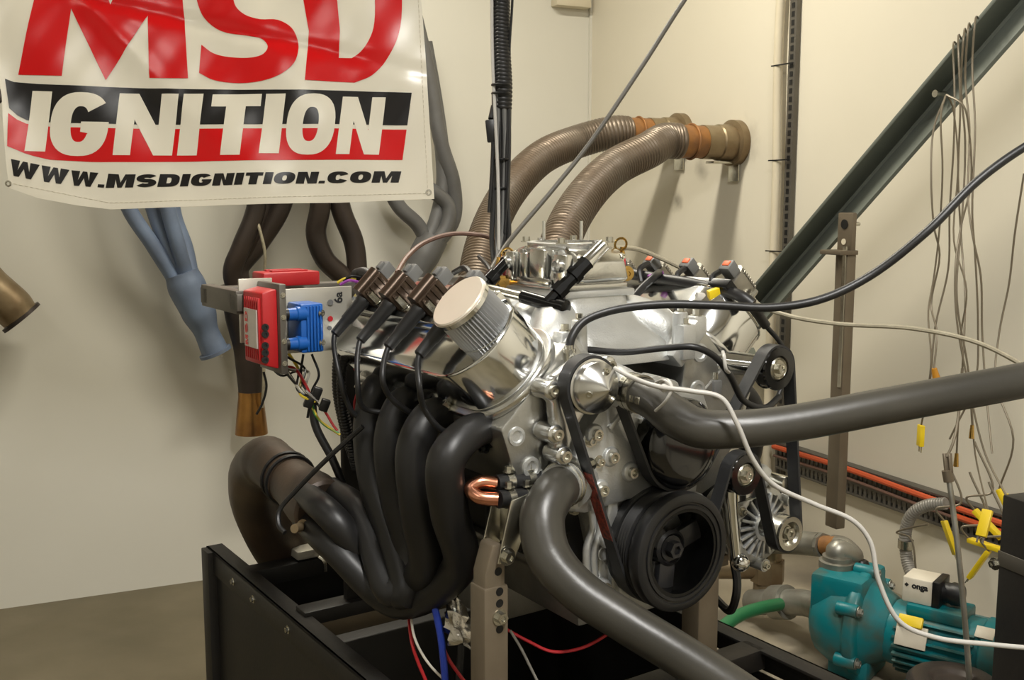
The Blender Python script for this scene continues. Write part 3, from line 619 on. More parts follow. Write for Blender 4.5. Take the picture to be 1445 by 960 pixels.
# ---- serpentine belt
CIR = [(CRK, .092, 1), (CONE, .0425, 1), (DRUM, .0745, -1), (UPI, .0365, 1), (ALT, .031, 1), (LOI, .035, -1)]
segs = []; nC = len(CIR); tang = []
for i in range(nC):
    c1, r1, s1 = CIR[i]; c2, r2, s2 = CIR[(i + 1) % nC]; r1 += .002; r2 += .002; D = V((c2.x - c1.x, c2.z - c1.z)); L = D.length
    ph = asin((r1 * s1 - r2 * s2) / L); ang0 = atan2(D.y, D.x) - ph; nl = V((-sin(ang0), cos(ang0)))
    tang.append((V((c1.x, c1.z)) + nl * r1 * s1, V((c2.x, c2.z)) + nl * r2 * s2))
path = []; marks = {}
for i in range(nC):
    c, r, s1 = CIR[i]; pin = tang[i - 1][1]; pout = tang[i][0]; cc = V((c.x, c.z))
    a0 = atan2(pin.y - cc.y, pin.x - cc.x); a1 = atan2(pout.y - cc.y, pout.x - cc.x)
    if s1 > 0:
        while a1 > a0: a1 -= 2 * pi
    else:
        while a1 < a0: a1 += 2 * pi
    n = max(3, int(abs(a1 - a0) / .12)); r += .002
    path += [cc + V((cos(a0 + (a1 - a0) * k / n), sin(a0 + (a1 - a0) * k / n))) * r for k in range(n + 1)]
    marks[i] = len(path) - 1
def band(P, closed, w, t, lift=0.0):
    vs = []; fs = []; n = len(P)
    for i, p in enumerate(P):
        a = P[i - 1] if (i or closed) else p; b = P[(i + 1) % n] if (i < n - 1 or closed) else p; d = (b - a).normalized(); nn = V((-d.y, d.x))
        for (o_, y_) in ((-t / 2 + lift, -w), (t / 2 + lift, -w), (t / 2 + lift, w), (-t / 2 + lift, w)): vs.append(V((p.x + nn.x * o_, BB + y_, p.y + nn.y * o_)))
    for i in range(n if closed else n - 1):
        k = (i + 1) % n
        for j in range(4): fs.append((i * 4 + j, i * 4 + (j + 1) % 4, k * 4 + (j + 1) % 4, k * 4 + j))
    return MB().add(vs, fs)
bl = band(path, True, .0125, .0045).build('serpentine_belt', 'belt', eng)
p_, q_ = tang[0]; band([p_ + (q_ - p_) * u for u in (.22, .4, .6)], False, .0122, .0048, .0006).build('belt_print', 'belt_print', bl)
# ---- alternator
ax = YB
alt = MB().lathe(ALT + YB * .045, YB, [(.012, .0), (.012, .055), (.004, .058), (.006, .066), (.012, .072), (.028, .075), (.03, .070), (.055, .070), (.057, .075), (.085, .073), (.105, .055), (.105, 0)], 48).build('alternator', 'cast_alu', eng)
for k in range(20):
    a = 2 * pi * k / 20; d = V((cos(a), 0, sin(a))); MB().bar(ALT + YB * .050 + d * .026, ALT + YB * .052 + d * .060, .005, .014, YF).build('front_fin', 'cast_alu', alt, .001)
    MB().bar(ALT + YB * .060 + d * .0735, ALT + YB * .072 + d * .0745, .0085, .006, d).build('vent_slot', 'black_plastic', alt)
MB().ring(ALT + YB * .0555, YB, [(0, .026), (.0015, .026), (.0015, .056), (0, .056)], 40).build('shade_disc', 'black_plastic', alt)
MB().ring(ALT + YB * .042, YB, [(0, .020), (.02, .020), (.02, .028), (0, .028)], 32).build('bearing_boss', 'cast_alu', alt)
for k in range(3):
    a = radians(150 + 120 * k); d = V((cos(a), 0, sin(a))); p = ALT + YB * .05 + d * .074; MB().cyl(p + YB * .03, p + YF * .01, .012, n=16).build('lug', 'cast_alu', alt); MB().bolt(p + YF * .01, YF, .006, .006).build('lug_bolt', 'zinc', alt)
pu = MB().ring(ALT, YB, [(-.016, .022), (-.016, .0305), (-.012, .0315), (-.010, .0285), (-.0075, .031), (-.005, .0285), (-.0025, .031), (0, .0285), (.0025, .031), (.005, .0285), (.0075, .031), (.010, .0285), (.014, .0315), (.014, .012), (-.002, .012)], 40).build('alternator_pulley', 'zinc', alt)
MB().bolt(ALT + YF * .002, YF, .011, .012).build('pulley_nut', 'zinc', alt)
MB().cyl(ALT + YB * .05, ALT + YF * .01, .012, n=16).build('shaft', 'zinc', alt)
# tensioner / alternator bracket
ab = MB().tube([(.205, .06, -.075), (.19, .058, .0), (.178, .055, .055), (.174, .05, .09)], [.012, .013, .016, .02], 14, 6).build('alternator_bracket', 'polished', eng)
MB().sphere((.207, .05, -.078), .0165).build('ball_end', 'polished', ab)
MB().bar((.178, .055, .045), (.26, .06, .045), .03, .014, YF).build('arm', 'polished', ab, .004)
MB().tube([(.26, .07, .05), (.30, .09, .055), (.33, .12, .05)], .018, 12, 6).build('upper_arm', 'cast_alu', ab)
MB().lathe((.31, .05, .05), YF, [(-.06, .014), (.01, .014), (.012, .010), (.012, 0)], 16).build('bracket_bolt', 'zinc', ab)
MB().prism([(.10, .06), (.15, .04), (.20, .06), (.27, .22), (.27, .28), (.22, .28), (.12, .20), (.08, .12)], (0, .12, 0), XA, ZU, .025).build('accessory_bracket', 'cast_dark', eng, .005)
# ---- exhaust headers (this bank) : primaries, collector, elbow
ports = [V((-.25, .14 + .112 * k, .205)) for k in range(4)]
COLL = [ea(505, 765, -.36), ea(440, 705, -.36), ea(398, 668, -.36)]
cdr = (COLL[2] - COLL[1]).normalized(); cst = COLL[1] - cdr * .05; cx_, cy_, cz_ = frame_of(cdr)
hdr = MB().lathe(COLL[1], cdr, [(-.055, .0), (-.055, .050), (-.05, .056), (.0, .055), (.07, .047), (.13, .046), (.13, 0)], 32).build('exhaust_header', 'brown_pipe', eng)
PR = [
 [ports[0], eb(662, 612, .13), eb(630, 650, .12), eb(634, 720, .14), eb(648, 800, .20), ez(560, 850, -.13), ea(500, 775, -.37), ea(455, 722, -.37)],
 [ports[1], eb(607, 588, .24), eb(585, 632, .235), eb(590, 720, .24), eb(600, 800, .26), ez(545, 820, -.115), ea(495, 745, -.34), ea(455, 700, -.35)],
 [ports[2], eb(568, 570, .35), eb(552, 620, .345), eb(560, 700, .34), eb(580, 790, .32), ez(555, 835, -.10), ea(510, 760, -.31), ea(462, 700, -.33)],
 [ports[3], eb(533, 548, .455), eb(522, 600, .45), eb(530, 680, .42), eb(556, 760, .36), ez(572, 838, -.10), ea(540, 815, -.40), ea(470, 745, -.385)]]
for k, P in enumerate(PR):
    of_ = (cx_ * (1, 1, -1, -1)[k] + cy_ * (-1, 1, 1, -1)[k]) * .026; P = P[:-2] + [cst + of_ - cdr * .11, cst + of_ + cdr * .02]
    MB().tube(P, [.0235, .0275, .0295, .030, .0295, .028, .026, .0245], 18, 10).build('primary_tube', 'black_header', hdr)
    d = (V(P[1]) - V(P[0])).normalized(); MB().ring(V(P[0]) + d * .012, d, [(0, .022), (0, .031), (.007, .031), (.007, .022)], 24).build('tube_flange', 'black_header', hdr)
    x, y, z = frame_of(d); MB().bolt(V(P[0]) + d * .018 + V((0, 0, -.03)), d, .006, .01).build('header_bolt', 'black_anod', hdr)
el = [COLL[1] + (COLL[2] - COLL[1]).normalized() * .10, COLL[2] + (COLL[2] - COLL[1]).normalized() * .05, eb(376, 652, .84), eb(362, 672, .96), eb(368, 715, 1.08), eb(392, 765, 1.14), eb(425, 815, 1.2), eb(455, 870, 1.22)]
el += [eb(480, 930, 1.22)]
elb = thing('exhaust_elbow', 'large brown exhaust elbow clamped to the black header collector', 'exhaust pipe', el[-1], 'e')
MB().tube(el, [.048, .05, .054, .060, .064, .066, .066, .066, .066], 26, 10).build('bent_pipe', 'brown_pipe', elb)
d = (el[1] - el[0]).normalized()
for o_ in (.0, .022): MB().torus(el[0] + d * (.005 + o_), d, .050, .004, 30, 6).build('band_clamp', 'black_header', elb)
# oxygen sensor in the collector
so = ea(432, 742, -.40); sd = (ea(402, 750, -.46) - so).normalized()
sn = MB().lathe(so, sd, [(-.03, .010), (0, .010), (.004, .013), (.012, .013), (.012, .008), (.045, .008), (.045, 0)], 14).build('oxygen_sensor', 'rust_steel', hdr)
MB().lathe(eb(628, 735, .34), (-.6, -1, .2), [(-.08, .035), (.0, .035), (.01, .028), (.012, .012), (.03, .012), (.03, 0)], 20).build('starter_motor', 'cast_dark', eng)
for xx, yy in ((623, 730), (629, 740), (618, 752)): MB().bolt(eb(xx, yy, .30), (-.6, -1, .2), .009, .01).build('starter_bolt', 'zinc', eng)
# far bank header, glimpsed behind the front drive
for k in range(4):
    p = V((.25, .16 + .112 * k, .205)); MB().tube([p, p + V((.06, -.01, -.01)), p + V((.10, .0, -.08)), p + V((.10, .05, -.20)), V((.30, .5 + .03 * k, -.12 - .0 * k))], .0225, 14, 8).build('far_primary_tube', 'black_header', hdr)
# ---- ignition coils on the rocker covers
def coil(sg, b, body):
    N = BN(sg); T = BT(sg); c = BK(sg, .475, -.085, b) if sg < 0 else BK(sg, .484, -.078, b)
    col = MB().box(c, (.056, .034, .036), T, YB * 1).build('ignition_coil', body, eng, .006)
    MB().lathe(c + T * .0 + N * .018, T, [(-.026, .012), (.026, .012)], 14).build('coil_core', body, col)
    for k in range(7 if sg > 0 else 4): MB().box(c + T * (-.02 + .0066 * k) + N * .0195 if sg > 0 else c + YB * (-.0175) + T * (-.018 + .012 * k), (.0028, .032, .006) if sg > 0 else (.005, .004, .03), T, YB).build('cooling_fin', body, col)
    pc = c - T * .040 + N * .006
    con = MB().box(pc, (.026, .026, .022), T, YB).build('plug_connector', 'grey_plastic', col, .003)
    MB().box(pc - T * .012 + N * .003, (.006, .016, .012), T, YB).build('connector_lock', 'orange_plastic' if sg > 0 else 'grey_plastic', col, .002)
    MB().box(pc + N * .013, (.016, .012, .006), T, YB).build('connector_latch', 'grey_plastic', col, .001)
    MB().lathe(c + T * .026, T, [(0, .014), (.008, .014), (.010, .0125), (.05, .0115), (.052, .010), (.082, .009), (.084, .007)], 16).build('boot', 'black_rubber', col)
    MB().bolt(c + YF * .024 + T * .018 - N * .012, N, .006, .02).build('mount_stud', 'zinc', col)
    return c + T * .108
CL = [coil(-1, .19 + .102 * k, 'bronze_coil') for k in range(4)]
CRT = [coil(1, .15 + .104 * k, 'heatsink') for k in range(4)]
for sg in (-1, 1): MB().box(BK(sg, .452, -.085, .36 if sg < 0 else .34), (.08, .44, .02), BT(sg), YB).build('coil_bracket', 'black_anod' if sg > 0 else 'polished', eng, .002)
# ---- copper bypass on the pump side: two stub hoses, clamps, copper U
cu0 = ed(762, 676, 1.60); cu1 = ed(757, 700, 1.58); e0 = ed(700, 683, 1.56); e1 = ed(703, 705, 1.54)
byp = MB().tube([e0, ed(678, 681, 1.555), ed(664, 690, 1.55), ed(676, 702, 1.54), e1], .0105, 14, 8).build('copper_bypass', 'copper', eng)
for (p, q) in ((cu0, e0), (cu1, e1)):
    MB().cyl(p, q, .0135, n=18).build('stub_hose', 'black_rubber', byp)
    for u in (.25, .72):
        c = p + (q - p) * u; d = (q - p).normalized(); MB().ring(c, d, [(-.006, .0135), (-.006, .0152), (.006, .0152), (.006, .0135)], 24).build('hose_clamp', 'zinc', byp); MB().bolt(c + ZU * .016, ZU, .006, .008).build('clamp_screw', 'zinc', byp)
# ---- fuel log feeding the carburetor
fa0 = ed(690, 408, 1.80); fa1 = ed(742, 420, 1.74); fa2 = ed(790, 434, 1.70)
fl_ = MB().tube([ed(655, 404, 1.86), fa0, fa1], .008, 14, 4).build('fuel_line', 'zinc', eng)
MB().cyl(fa1 - (fa2 - fa1) * .1, fa2, .0115, n=16).build('fuel_log', 'black_anod', fl_); MB().lathe(fa2, fa2 - fa1, [(-.004, .015), (.012, .015), (.014, .011), (.014, 0)], 16).build('end_plug', 'black_anod', fl_)
g0 = ed(772, 428, 1.71); g1 = ed(852, 346, 1.74); gd = (g1 - g0); gl = gd.length; gd.normalize()
MB().lathe(g0, gd, [(0, .010), (.022, .010), (.022, .015), (.04, .015), (.04, .012), (.062, .012), (.062, .016), (.074, .016), (.074, .0135), (gl * .70, .0135)], 8).build('fitting', 'black_anod', fl_)
MB().lathe(g0, gd, [(gl * .70, .014), (gl * .74, .012), (gl, .011), (gl + .01, .0)], 16).build('fitting_end', 'polished', fl_)
h0 = ed(688, 398, 1.83); h1 = ed(716, 368, 1.86); MB().lathe(h0, h1 - h0, [(-.02, .010), (.0, .010), (.0, .014), (.02, .014), (.02, .010), (.06, .010)], 10).build('fitting', 'black_anod', fl_)
# vent fitting for the black hose
sb_ = MB().box(eb(1008, 548, .10), (.02, .02, .03)).build('knock_sensor', 'grey_plastic', eng, .003); MB().lathe(eb(1008, 535, .10), ZU, [(0, .007), (.012, .006), (.012, 0)], 10).build('sensor_nut', 'zinc', sb_)
vf = ed(803, 505, 1.60); MB().lathe(vf, ZU, [(-.02, .008), (.008, .008), (.008, .011), (.014, .011), (.014, .007), (.02, .007)], 14).build('vent_fitting', 'zinc', eng)
# ================================================================ hoses and cables at the engine
def pts(*a): return [at(*p) for p in a]
up = thing('coolant_hose', 'thick grey radiator hose running from the pump outlet away to the right wall side', 'hose', at(1100, 600, 1.5))
up["label"] = 'thick grey radiator hose with white cord tied round its elbow'
hp = [out0 + outd * .028] + [ed(*q) for q in ((925, 568, 1.55), (952, 588, 1.52), (985, 604, 1.50), (1040, 606, 1.49), (1120, 597, 1.49), (1250, 573, 1.50), (1380, 549, 1.52), (1500, 528, 1.55), (1640, 520, 1.6), (1740, 580, 1.65), (1780, 760, 1.7), (1790, 1000, 1.75))]
hp = [W(*p) for p in hp]
MB().tube(hp, [.027, .0285, .030, .029, .0275] + [.0265] * 8, 26, 10).build('hose_body', 'hose', up)
oo = W(*out0); od = (W(*(out0 + outd)) - oo).normalized()
for q, nm in ((.034, 'zinc'), (.048, 'zinc')):
    c_ = MB().ring(oo + od * q, od, [(-.006, .027), (-.006, .0305), (.006, .0305), (.006, .027)], 30).build('hose_clamp', nm, up); MB().box(oo + od * q - UP * .0 + V((0, -.033, -.004)), (.012, .012, .02), od, UP).build('clamp_screw', 'zinc', c_, .002)
lo = thing('coolant_hose', 'thick grey radiator hose curving down from the water pump inlet to the frame', 'hose', at(850, 860, 1.5))
ii = W(*inn); idd = (W(*(inn + ind)) - ii).normalized()
lp = [ii + idd * .034] + pts((779, 700, 1.545), (765, 732, 1.52), (775, 785, 1.50), (815, 832, 1.48), (880, 876, 1.46), (960, 925, 1.44), (1060, 990, 1.42), (1130, 1040, 1.42))
MB().tube(lp, [.031, .0325, .0335, .033, .031, .030, .030, .030, .030], 26, 10).build('hose_body', 'hose', lo)
for q in (.040, .052): MB().torus(ii + idd * q, idd, .0345, .002, 30, 6).build('wire_clamp', 'zinc', lo)
wire('vent_hose', [W(*vf) + EZ * .012] + pts((806, 478, 1.60), (822, 455, 1.61), (860, 439, 1.62), (930, 430, 1.62), (1010, 431, 1.62), (1090, 434, 1.62), (1160, 422, 1.62), (1230, 388, 1.62), (1310, 325, 1.6), (1380, 255, 1.6), (1450, 205, 1.6), (1520, 170, 1.6), (1640, 150, 1.65), (1760, 120, 1.75), (1820, 20, 1.8), (1840, -200, 1.85)), .0068, 'black_rubber', 'thin black vent hose looping over the intake and rising past the hanging wires', 'hose', n=12)
wire('vacuum_hose', pts((822, 493, 1.66), (880, 497, 1.64), (940, 491, 1.63), (980, 490, 1.62), (1008, 503, 1.63), (1030, 530, 1.66), (1050, 566, 1.70), (1078, 576, 1.72), (1100, 560, 1.76)), .0055, 'black_rubber', 'thin black hose arching below the intake runners to the idler post', 'hose', n=10)
wire('sensor_cable', pts((1052, 395, 1.95), (1068, 428, 1.9), (1110, 445, 1.85), (1180, 457, 1.8), (1290, 464, 1.75), (1380, 484, 1.72), (1460, 525, 1.7), (1520, 560, 1.7), (1600, 640, 1.75), (1650, 780, 1.8), (1660, 1000, 1.85)), .0042, 'cable_beige', 'thin beige cable running right from the ignition coils of the rear bank', 'cable', n=8)
wc = thing('white_cable', 'grey white cable draped over the thick radiator hose and hanging down over the teal pump', 'cable', at(1200, 740, 1.6))
MB().tube(pts((868, 520, 1.56), (890, 532, 1.52), (930, 546, 1.46), (975, 552, 1.45), (1018, 562, 1.445), (1040, 598, 1.445), (1062, 648, 1.46), (1090, 683, 1.48), (1150, 712, 1.5), (1205, 736, 1.5), (1228, 765, 1.5), (1240, 820, 1.5), (1270, 878, 1.5), (1320, 900, 1.5), (1400, 910, 1.5), (1480, 918, 1.5), (1600, 940, 1.55), (1680, 1050, 1.6)), .0036, 10, 8).build('cable_run', 'cable_white', wc)
for k in range(2): MB().tube(pts((925 + 8 * k, 540, 1.5), (938 + 5 * k, 537, 1.47), (948, 548, 1.455), (940, 565, 1.46), (925, 580, 1.49)), .0022, 8, 6).build('tie_cord', 'cable_white', wc)
MB().sphere(at(937, 548, 1.462), .006).build('knot', 'cable_white', wc)
wire('tie_cord', pts((1020, 497, 1.66), (1022, 505, 1.63), (1024, 520, 1.63), (1030, 527, 1.66)), .003, 'cable_white', 'short white cord looped round the polished idler post', 'cord')
# spark plug wires from the coil boots down between the header tubes
PW = [[(505, 482), (478, 525), (500, 585), (530, 592), (560, 590)], [(512, 502), (505, 545), (512, 575), (545, 582), (568, 578)], [(548, 500), (540, 535), (550, 560), (575, 580), (598, 590)], [(600, 510), (592, 545), (598, 575), (620, 605), (640, 614)]]
for k in range(4):
    c = CL[3 - k]; b0 = PW[k]; kb = .19 + .104 * (3 - k); d0 = (W(*c) - CAM).dot(FW)
    P = [W(*(c - BT(-1) * .03)), W(*c)] + [at(x_, y_, d0 - .03 + .02 * i) for i, (x_, y_) in enumerate(b0[1:])]
    wire('spark_plug_wire', P, .0048, 'black_rubber', ['black plug wire from the rearmost coil of the near rocker cover', 'black plug wire from the second coil ahead of the bulkhead on the near cover', 'black plug wire from the coil just behind the breather filter', 'black plug wire looping out from beneath the breather filter'][k], 'wire', 'spark plug wires of the near bank', n=10)
for k in range(4):
    c = CRT[k]; wire('spark_plug_wire', [W(*(c - BT(1) * .03)), W(*c), W(*(c + V((.04, -.01, -.05)))), W(*(c + V((.01, -.02, -.14)))), W(.26, .14 + .112 * k, .17)], .0048, 'black_rubber', 'black plug wire from a coil on the far rocker cover', 'wire', 'spark plug wires of the far bank', n=10)
# loom pieces lying along the far cover and in front of the coils
wl = thing('coil_loom', 'black taped wiring loom lying along the coils of the far rocker cover', 'wiring', W(.2, .3, .40), )
MB().tube(pts((882, 385, 2.02), (920, 392, 1.97), (960, 398, 1.92), (1000, 406, 1.88), (1045, 418, 1.83), (1062, 430, 1.82)), .011, 12).build('loom_trunk', 'black_rubber', wl)
MB().tube(pts((890, 425, 1.86), (905, 408, 1.88), (922, 392, 1.9), (930, 385, 1.95)), .0075, 10).build('loom_branch', 'black_plastic', wl)
for q in (((915, 372, 2.0), (903, 380, 1.98), (905, 398, 1.97)), ((968, 378, 1.95), (956, 388, 1.93), (960, 410, 1.92), (968, 425, 1.9)), ((1016, 383, 1.9), (1005, 392, 1.88), (1006, 412, 1.87))): MB().tube(pts(*q), .0055, 8).build('loom_tail', 'black_rubber', wl)
MB().box(at(1007, 414, 1.85), (.022, .010, .016), (1, .3, .3), UP.cross(FW) + V((0, 1, 0))).build('yellow_tag', 'yellow', wl, .001)
MB().lathe(at(982, 419, 1.86), V((1, .2, -.15)), [(0, .009), (.02, .009)], 12).build('white_sleeve', 'cable_white', wl)
MB().box(at(925, 388, 1.95), (.03, .012, .008), (1, .2, .3), (0, 1, 0)).build('purple_clip', 'purple_wire', wl, .002)
nl = thing('coil_loom', 'black taped wiring loom across the near rocker cover with a yellow tie', 'wiring', W(-.2, .3, .40))
MB().tube(pts((520, 395, 2.0), (530, 415, 1.93), (545, 437, 1.86), (580, 442, 1.82), (625, 452, 1.77), (655, 448, 1.74)), .010, 10).build('loom_trunk', 'black_rubber', nl)
MB().tube(pts((612, 452, 1.76), (608, 480, 1.73), (606, 520, 1.71), (600, 560, 1.72), (600, 600, 1.76)), .0085, 10).build('loom_branch', 'black_rubber', nl)
MB().tube(pts((585, 440, 1.80), (600, 437, 1.785), (612, 444, 1.77)), .004, 8).build('pink_tape', 'purple_wire', nl)
MB().torus(at(620, 408, 1.80), V((.8, -.5, .3)), .013, .005, 18, 8).build('yellow_tie', 'yellow_wire', nl); MB().torus(at(617, 434, 1.79), V((.8, -.5, .3)), .009, .0045, 18, 8).build('yellow_tie', 'yellow_wire', nl)
MB().tube(pts((640, 385, 1.9), (655, 378, 1.88), (668, 392, 1.84), (676, 412, 1.8), (700, 425, 1.78), (708, 450, 1.76)), .0055, 8).build('loom_tail', 'black_rubber', nl)
MB().tube(pts((676, 362, 2.0), (690, 378, 1.93), (700, 400, 1.88), (712, 410, 1.85)), .004, 8).build('loom_tail', 'black_rubber', nl)
def ribbed(P, r, pitch, depth, n=14, sub=10):
    C = catmull(P, sub); L = [0.0]
    for i in range(1, len(C)): L.append(L[-1] + (C[i] - C[i - 1]).length)
    N = int(L[-1] / pitch * 3); out = []; R = []; j = 0
    for k in range(N + 1):
        s = L[-1] * k / N
        while j < len(L) - 2 and L[j + 1] < s: j += 1
        u = (s - L[j]) / max(L[j + 1] - L[j], 1e-9); out.append(C[j].lerp(C[j + 1], u)); R.append(r if k % 3 else r - depth)
    return MB().tube(out, R, n, 1)
lm = thing('split_conduit', 'black corrugated conduit hanging down beside the rocker cover behind the plug wires', 'conduit', at(490, 480, 2.0))
ribbed(pts((503, 388, 2.08), (514, 386, 2.05), (523, 398, 2.0), (512, 430, 1.97), (492, 465, 1.95), (480, 500, 1.95), (478, 550, 1.95), (490, 610, 1.97), (505, 660, 2.0)), .0125, .006, .0015).build('conduit_run', 'black_rubber', lm)
ribbed(pts((520, 440, 1.93), (505, 470, 1.9), (485, 510, 1.9), (483, 570, 1.92), (498, 640, 1.95)), .009, .006, .0012).build('conduit_run', 'black_plastic', lm)
MB().tube(pts((440, 560, 2.0), (445, 600, 2.0), (470, 650, 2.0), (495, 712, 2.0)), .008, 10).build('drop_cable', 'black_rubber', lm)
# dipstick like rod in front of the header
wire('oxygen_sensor_lead', pts((402, 752, 1.83), (394, 742, 1.84), (394, 722, 1.85), (420, 690, 1.84), (470, 640, 1.8), (512, 602, 1.78)), .0045, 'black_rubber', 'black sensor lead running from the collector up to the header tubes', 'wire')
# ================================================================ ignition tray with its modules
tr = thing('steel_tray_frame', 'grey square tube frame behind the engine carrying the red ignition boxes', 'frame', (-.2, .62, .35), 'e')
LB = eb(287, 402, .72); FBp = eb(345, 411, .56)
zt = LB.z
MB().bar((LB.x, .72, zt - .02), (.12, .72, zt - .02), .03, .04, YF).build('rail', 'bar_grey', tr, .002)
MB().bar((LB.x + .012, .735, zt - .02), (LB.x + .012, .545, zt - .02), .04, .024, XA).build('rail', 'bar_grey', tr, .002)
MB().bar((LB.x, .56, zt - .02), (eb(490, 400, .56).x, .56, zt - .02), .03, .04, YF).build('rail', 'bar_grey', tr, .002)
PA = eb(372, 408, .535); PB = eb(499, 492, .535)
plate = MB().box(((PA.x + PB.x) / 2, .54, (zt + PB.z) / 2), (PB.x - PA.x, .004, zt - PB.z)).build('mounting_plate', 'plate_alu', tr, .001)
for (x_, y_, r_) in ((466, 427, .0055), (466, 450, .005), (465, 463, .004)): MB().lathe(eb(x_, y_, .537), YF, [(0, r_), (.0012, r_), (.0012, 0)], 16).build('hole', 'grey_plastic' if y_ != 450 else 'red_wire', plate)
text_mesh('6a', .022, eb(478, 420, .5372), (0, 0, 1), (-1, 0, 0), 'ink', plate, 'marker_writing', bold=.0004)
rb = thing('ignition_box', 'red ribbed ignition box with silver label mounted upright beside blue coils', 'ignition box', eb(380, 525, .47), 'e')
p = eb(366, 409, .455); q = eb(394, 521, .455)
x0, x1, z0, z1 = p.x, q.x, q.z, p.z; bd = .455
MB().add([V(v_) for v_ in ((x0 + .004, bd, z0 + .008), (x1, bd, z0), (x1, bd, z1), (x0 + .004, bd, z1 - .006), (x0, bd + .08, z0 + .008), (x1, bd + .085, z0), (x1, bd + .085, z1), (x0, bd + .08, z1 - .006))], [(0, 1, 2, 3), (7, 6, 5, 4), (0, 4, 5, 1), (2, 6, 7, 3), (0, 3, 7, 4), (1, 5, 6, 2)]).build('case', 'red_case', rb, .003)
for k in range(8): MB().box((x0 + .0018, bd + .010 + .009 * k, (z0 + z1) / 2), (.005, .004, z1 - z0 - .03)).build('case_rib', 'red_case', rb, .0008)
MB().box((x0 - .001, bd + .042, (z0 + z1) / 2), (.003, .058, (z1 - z0) * .48)).build('label_plate', 'label_silver', rb)
for i_, ch in enumerate('MSD'):
    g, _ = glyph(ch, 1.0, .3, .26)
    flat_on(lambda u, v, off: V((x0 - .0030 - off, bd + .066 - v * .013, (z0 + z1) / 2 - .030 + (i_ * .020 + u * .017))), g, .2, 0.0).build('label_letter', 'print_red', rb)
for (x_, y_) in ((374, 462), (374, 472), (374, 488), (374, 498), (374, 508)): MB().lathe(eb(x_, y_, bd), YF, [(0, .0062), (.003, .0058), (.003, .003), (.001, .003), (.001, 0)], 16).build('cable_grommet', 'black_rubber', rb)
fb = MB().box((x1 + .006, bd + .04, (z0 + z1) / 2), (.012, .10, z1 - z0 + .016)).build('base_flange', 'bar_grey', rb, .0015)
for z_ in (z1 - .01, (z0 + z1) / 2 + .02, (z0 + z1) / 2 - .02, z0 + .01): MB().bolt((x1 + .006, bd - .01, z_), YF, .003, .003).build('screw', 'zinc', fb)
MB().box((x0 + .028, bd + .095, (z0 + z1) / 2 + .024), (.06, .004, z1 - z0 - .024)).build('back_plate', 'plate_alu', rb, .001)
r2 = thing('ignition_box', 'red flat ignition box lying on top of the steel tray frame', 'ignition box', eb(400, 400, .63), 'e')
p2a = eb(372, 398, .61); p2b = eb(452, 392, .61)
MB().box(((p2a.x + p2b.x) / 2, .64, zt + .012), (p2b.x - p2a.x, .06, .026)).build('case', 'red_case', r2, .004)
for k in range(2): MB().box(((p2a.x + p2b.x) / 2, .626 + .028 * k, zt + .026), (p2b.x - p2a.x - .04, .014, .004)).build('case_rib', 'red_case', r2, .001)
bc_ = thing('coil_module', 'blue finned double coil module between the red box and the bare plate', 'ignition coil', eb(432, 497, .52), 'e')
pa = eb(409, 430, .48); pb = eb(457, 496, .48); zz = (pa.z + pb.z) / 2; hh = pa.z - pb.z
MB().box((pb.x - .022, .505, zz), (.042, .06, hh)).build('housing', 'blue_coil', bc_, .004)
for k in range(5): MB().box((pb.x - .008 - .006 * k, .474, zz), (.0025, .008, hh * .9)).build('housing_fin', 'blue_coil', bc_, .0006)
for z_ in (pa.z - hh * .2, pb.z + hh * .2):
    MB().lathe((pb.x - .03, .482, z_), (-1, 0, 0), [(0, .013), (.018, .013), (.02, .011), (.034, .0105)], 18).build('tower', 'blue_coil', bc_); MB().lathe((pb.x - .064, .482, z_), (-1, 0, 0), [(0, .011), (.012, .010)], 16).build('terminal', 'black_plastic', bc_)
    MB().bolt((pb.x - .006, .472, z_), YF, .004, .004).build('screw', 'zinc', bc_)
# wires between the boxes and the loom: one tangle of thin leads
cols = ['black_wire', 'white_wire', 'black_wire', 'red_wire', 'black_wire', 'yellow_wire', 'black_wire', 'cable_grey']
nm = ['black', 'off white', 'black', 'red', 'black', 'yellow', 'black', 'grey']
tg = thing('ignition_leads', 'tangle of thin black, white, red and yellow leads hanging below the red ignition box', 'wiring', at(420, 560, 1.9))
for k in range(8):
    y0_ = (462, 472, 488, 498, 508)[k % 5]; p = at(374, y0_, 1.86)
    MB().tube([p] + pts((388 + 2 * k, y0_ + 10 + 3 * k, 1.86), (400 + 5 * k, 520 + 5 * (k % 3), 1.86 + .01 * k), (420 + 4 * (k % 4), 545 + 6 * (k % 3), 1.87), (435 + 2 * k, 562 + 5 * (k % 2), 1.88)), .0022 + .0006 * (k % 2), 6, 6).build('lead', cols[k], tg)
for k, (m_, P) in enumerate((('green_wire', ((438, 560), (445, 585), (458, 600), (478, 612))), ('yellow_wire', ((436, 565), (450, 592), (462, 602), (480, 614))), ('red_wire', ((455, 575), (463, 588), (470, 600), (476, 608))), ('black_wire', ((428, 500), (425, 530), (437, 560), (434, 590))), ('black_wire', ((440, 500), (450, 530), (440, 555), (455, 580))), ('black_wire', ((372, 525), (376, 545), (370, 570), (362, 585))), ('red_wire', ((500, 520), (512, 545), (508, 575), (515, 600))), ('white_wire', ((500, 545), (512, 550), (522, 548), (530, 545))), ('red_wire', ((505, 550), (500, 575), (514, 600), (512, 640))))):
    MB().tube([at(x_, y_, 1.9 if k < 6 else 2.0) for x_, y_ in P], .0024, 6, 6).build('lead', m_, tg)
for (x_, y_) in ((436, 567), (447, 555), (458, 572)): MB().box(at(x_, y_, 1.88), (.016, .014, .022), (1, .3, -.4), (0, 1, 0)).build('plug', 'black_plastic', tg, .002)
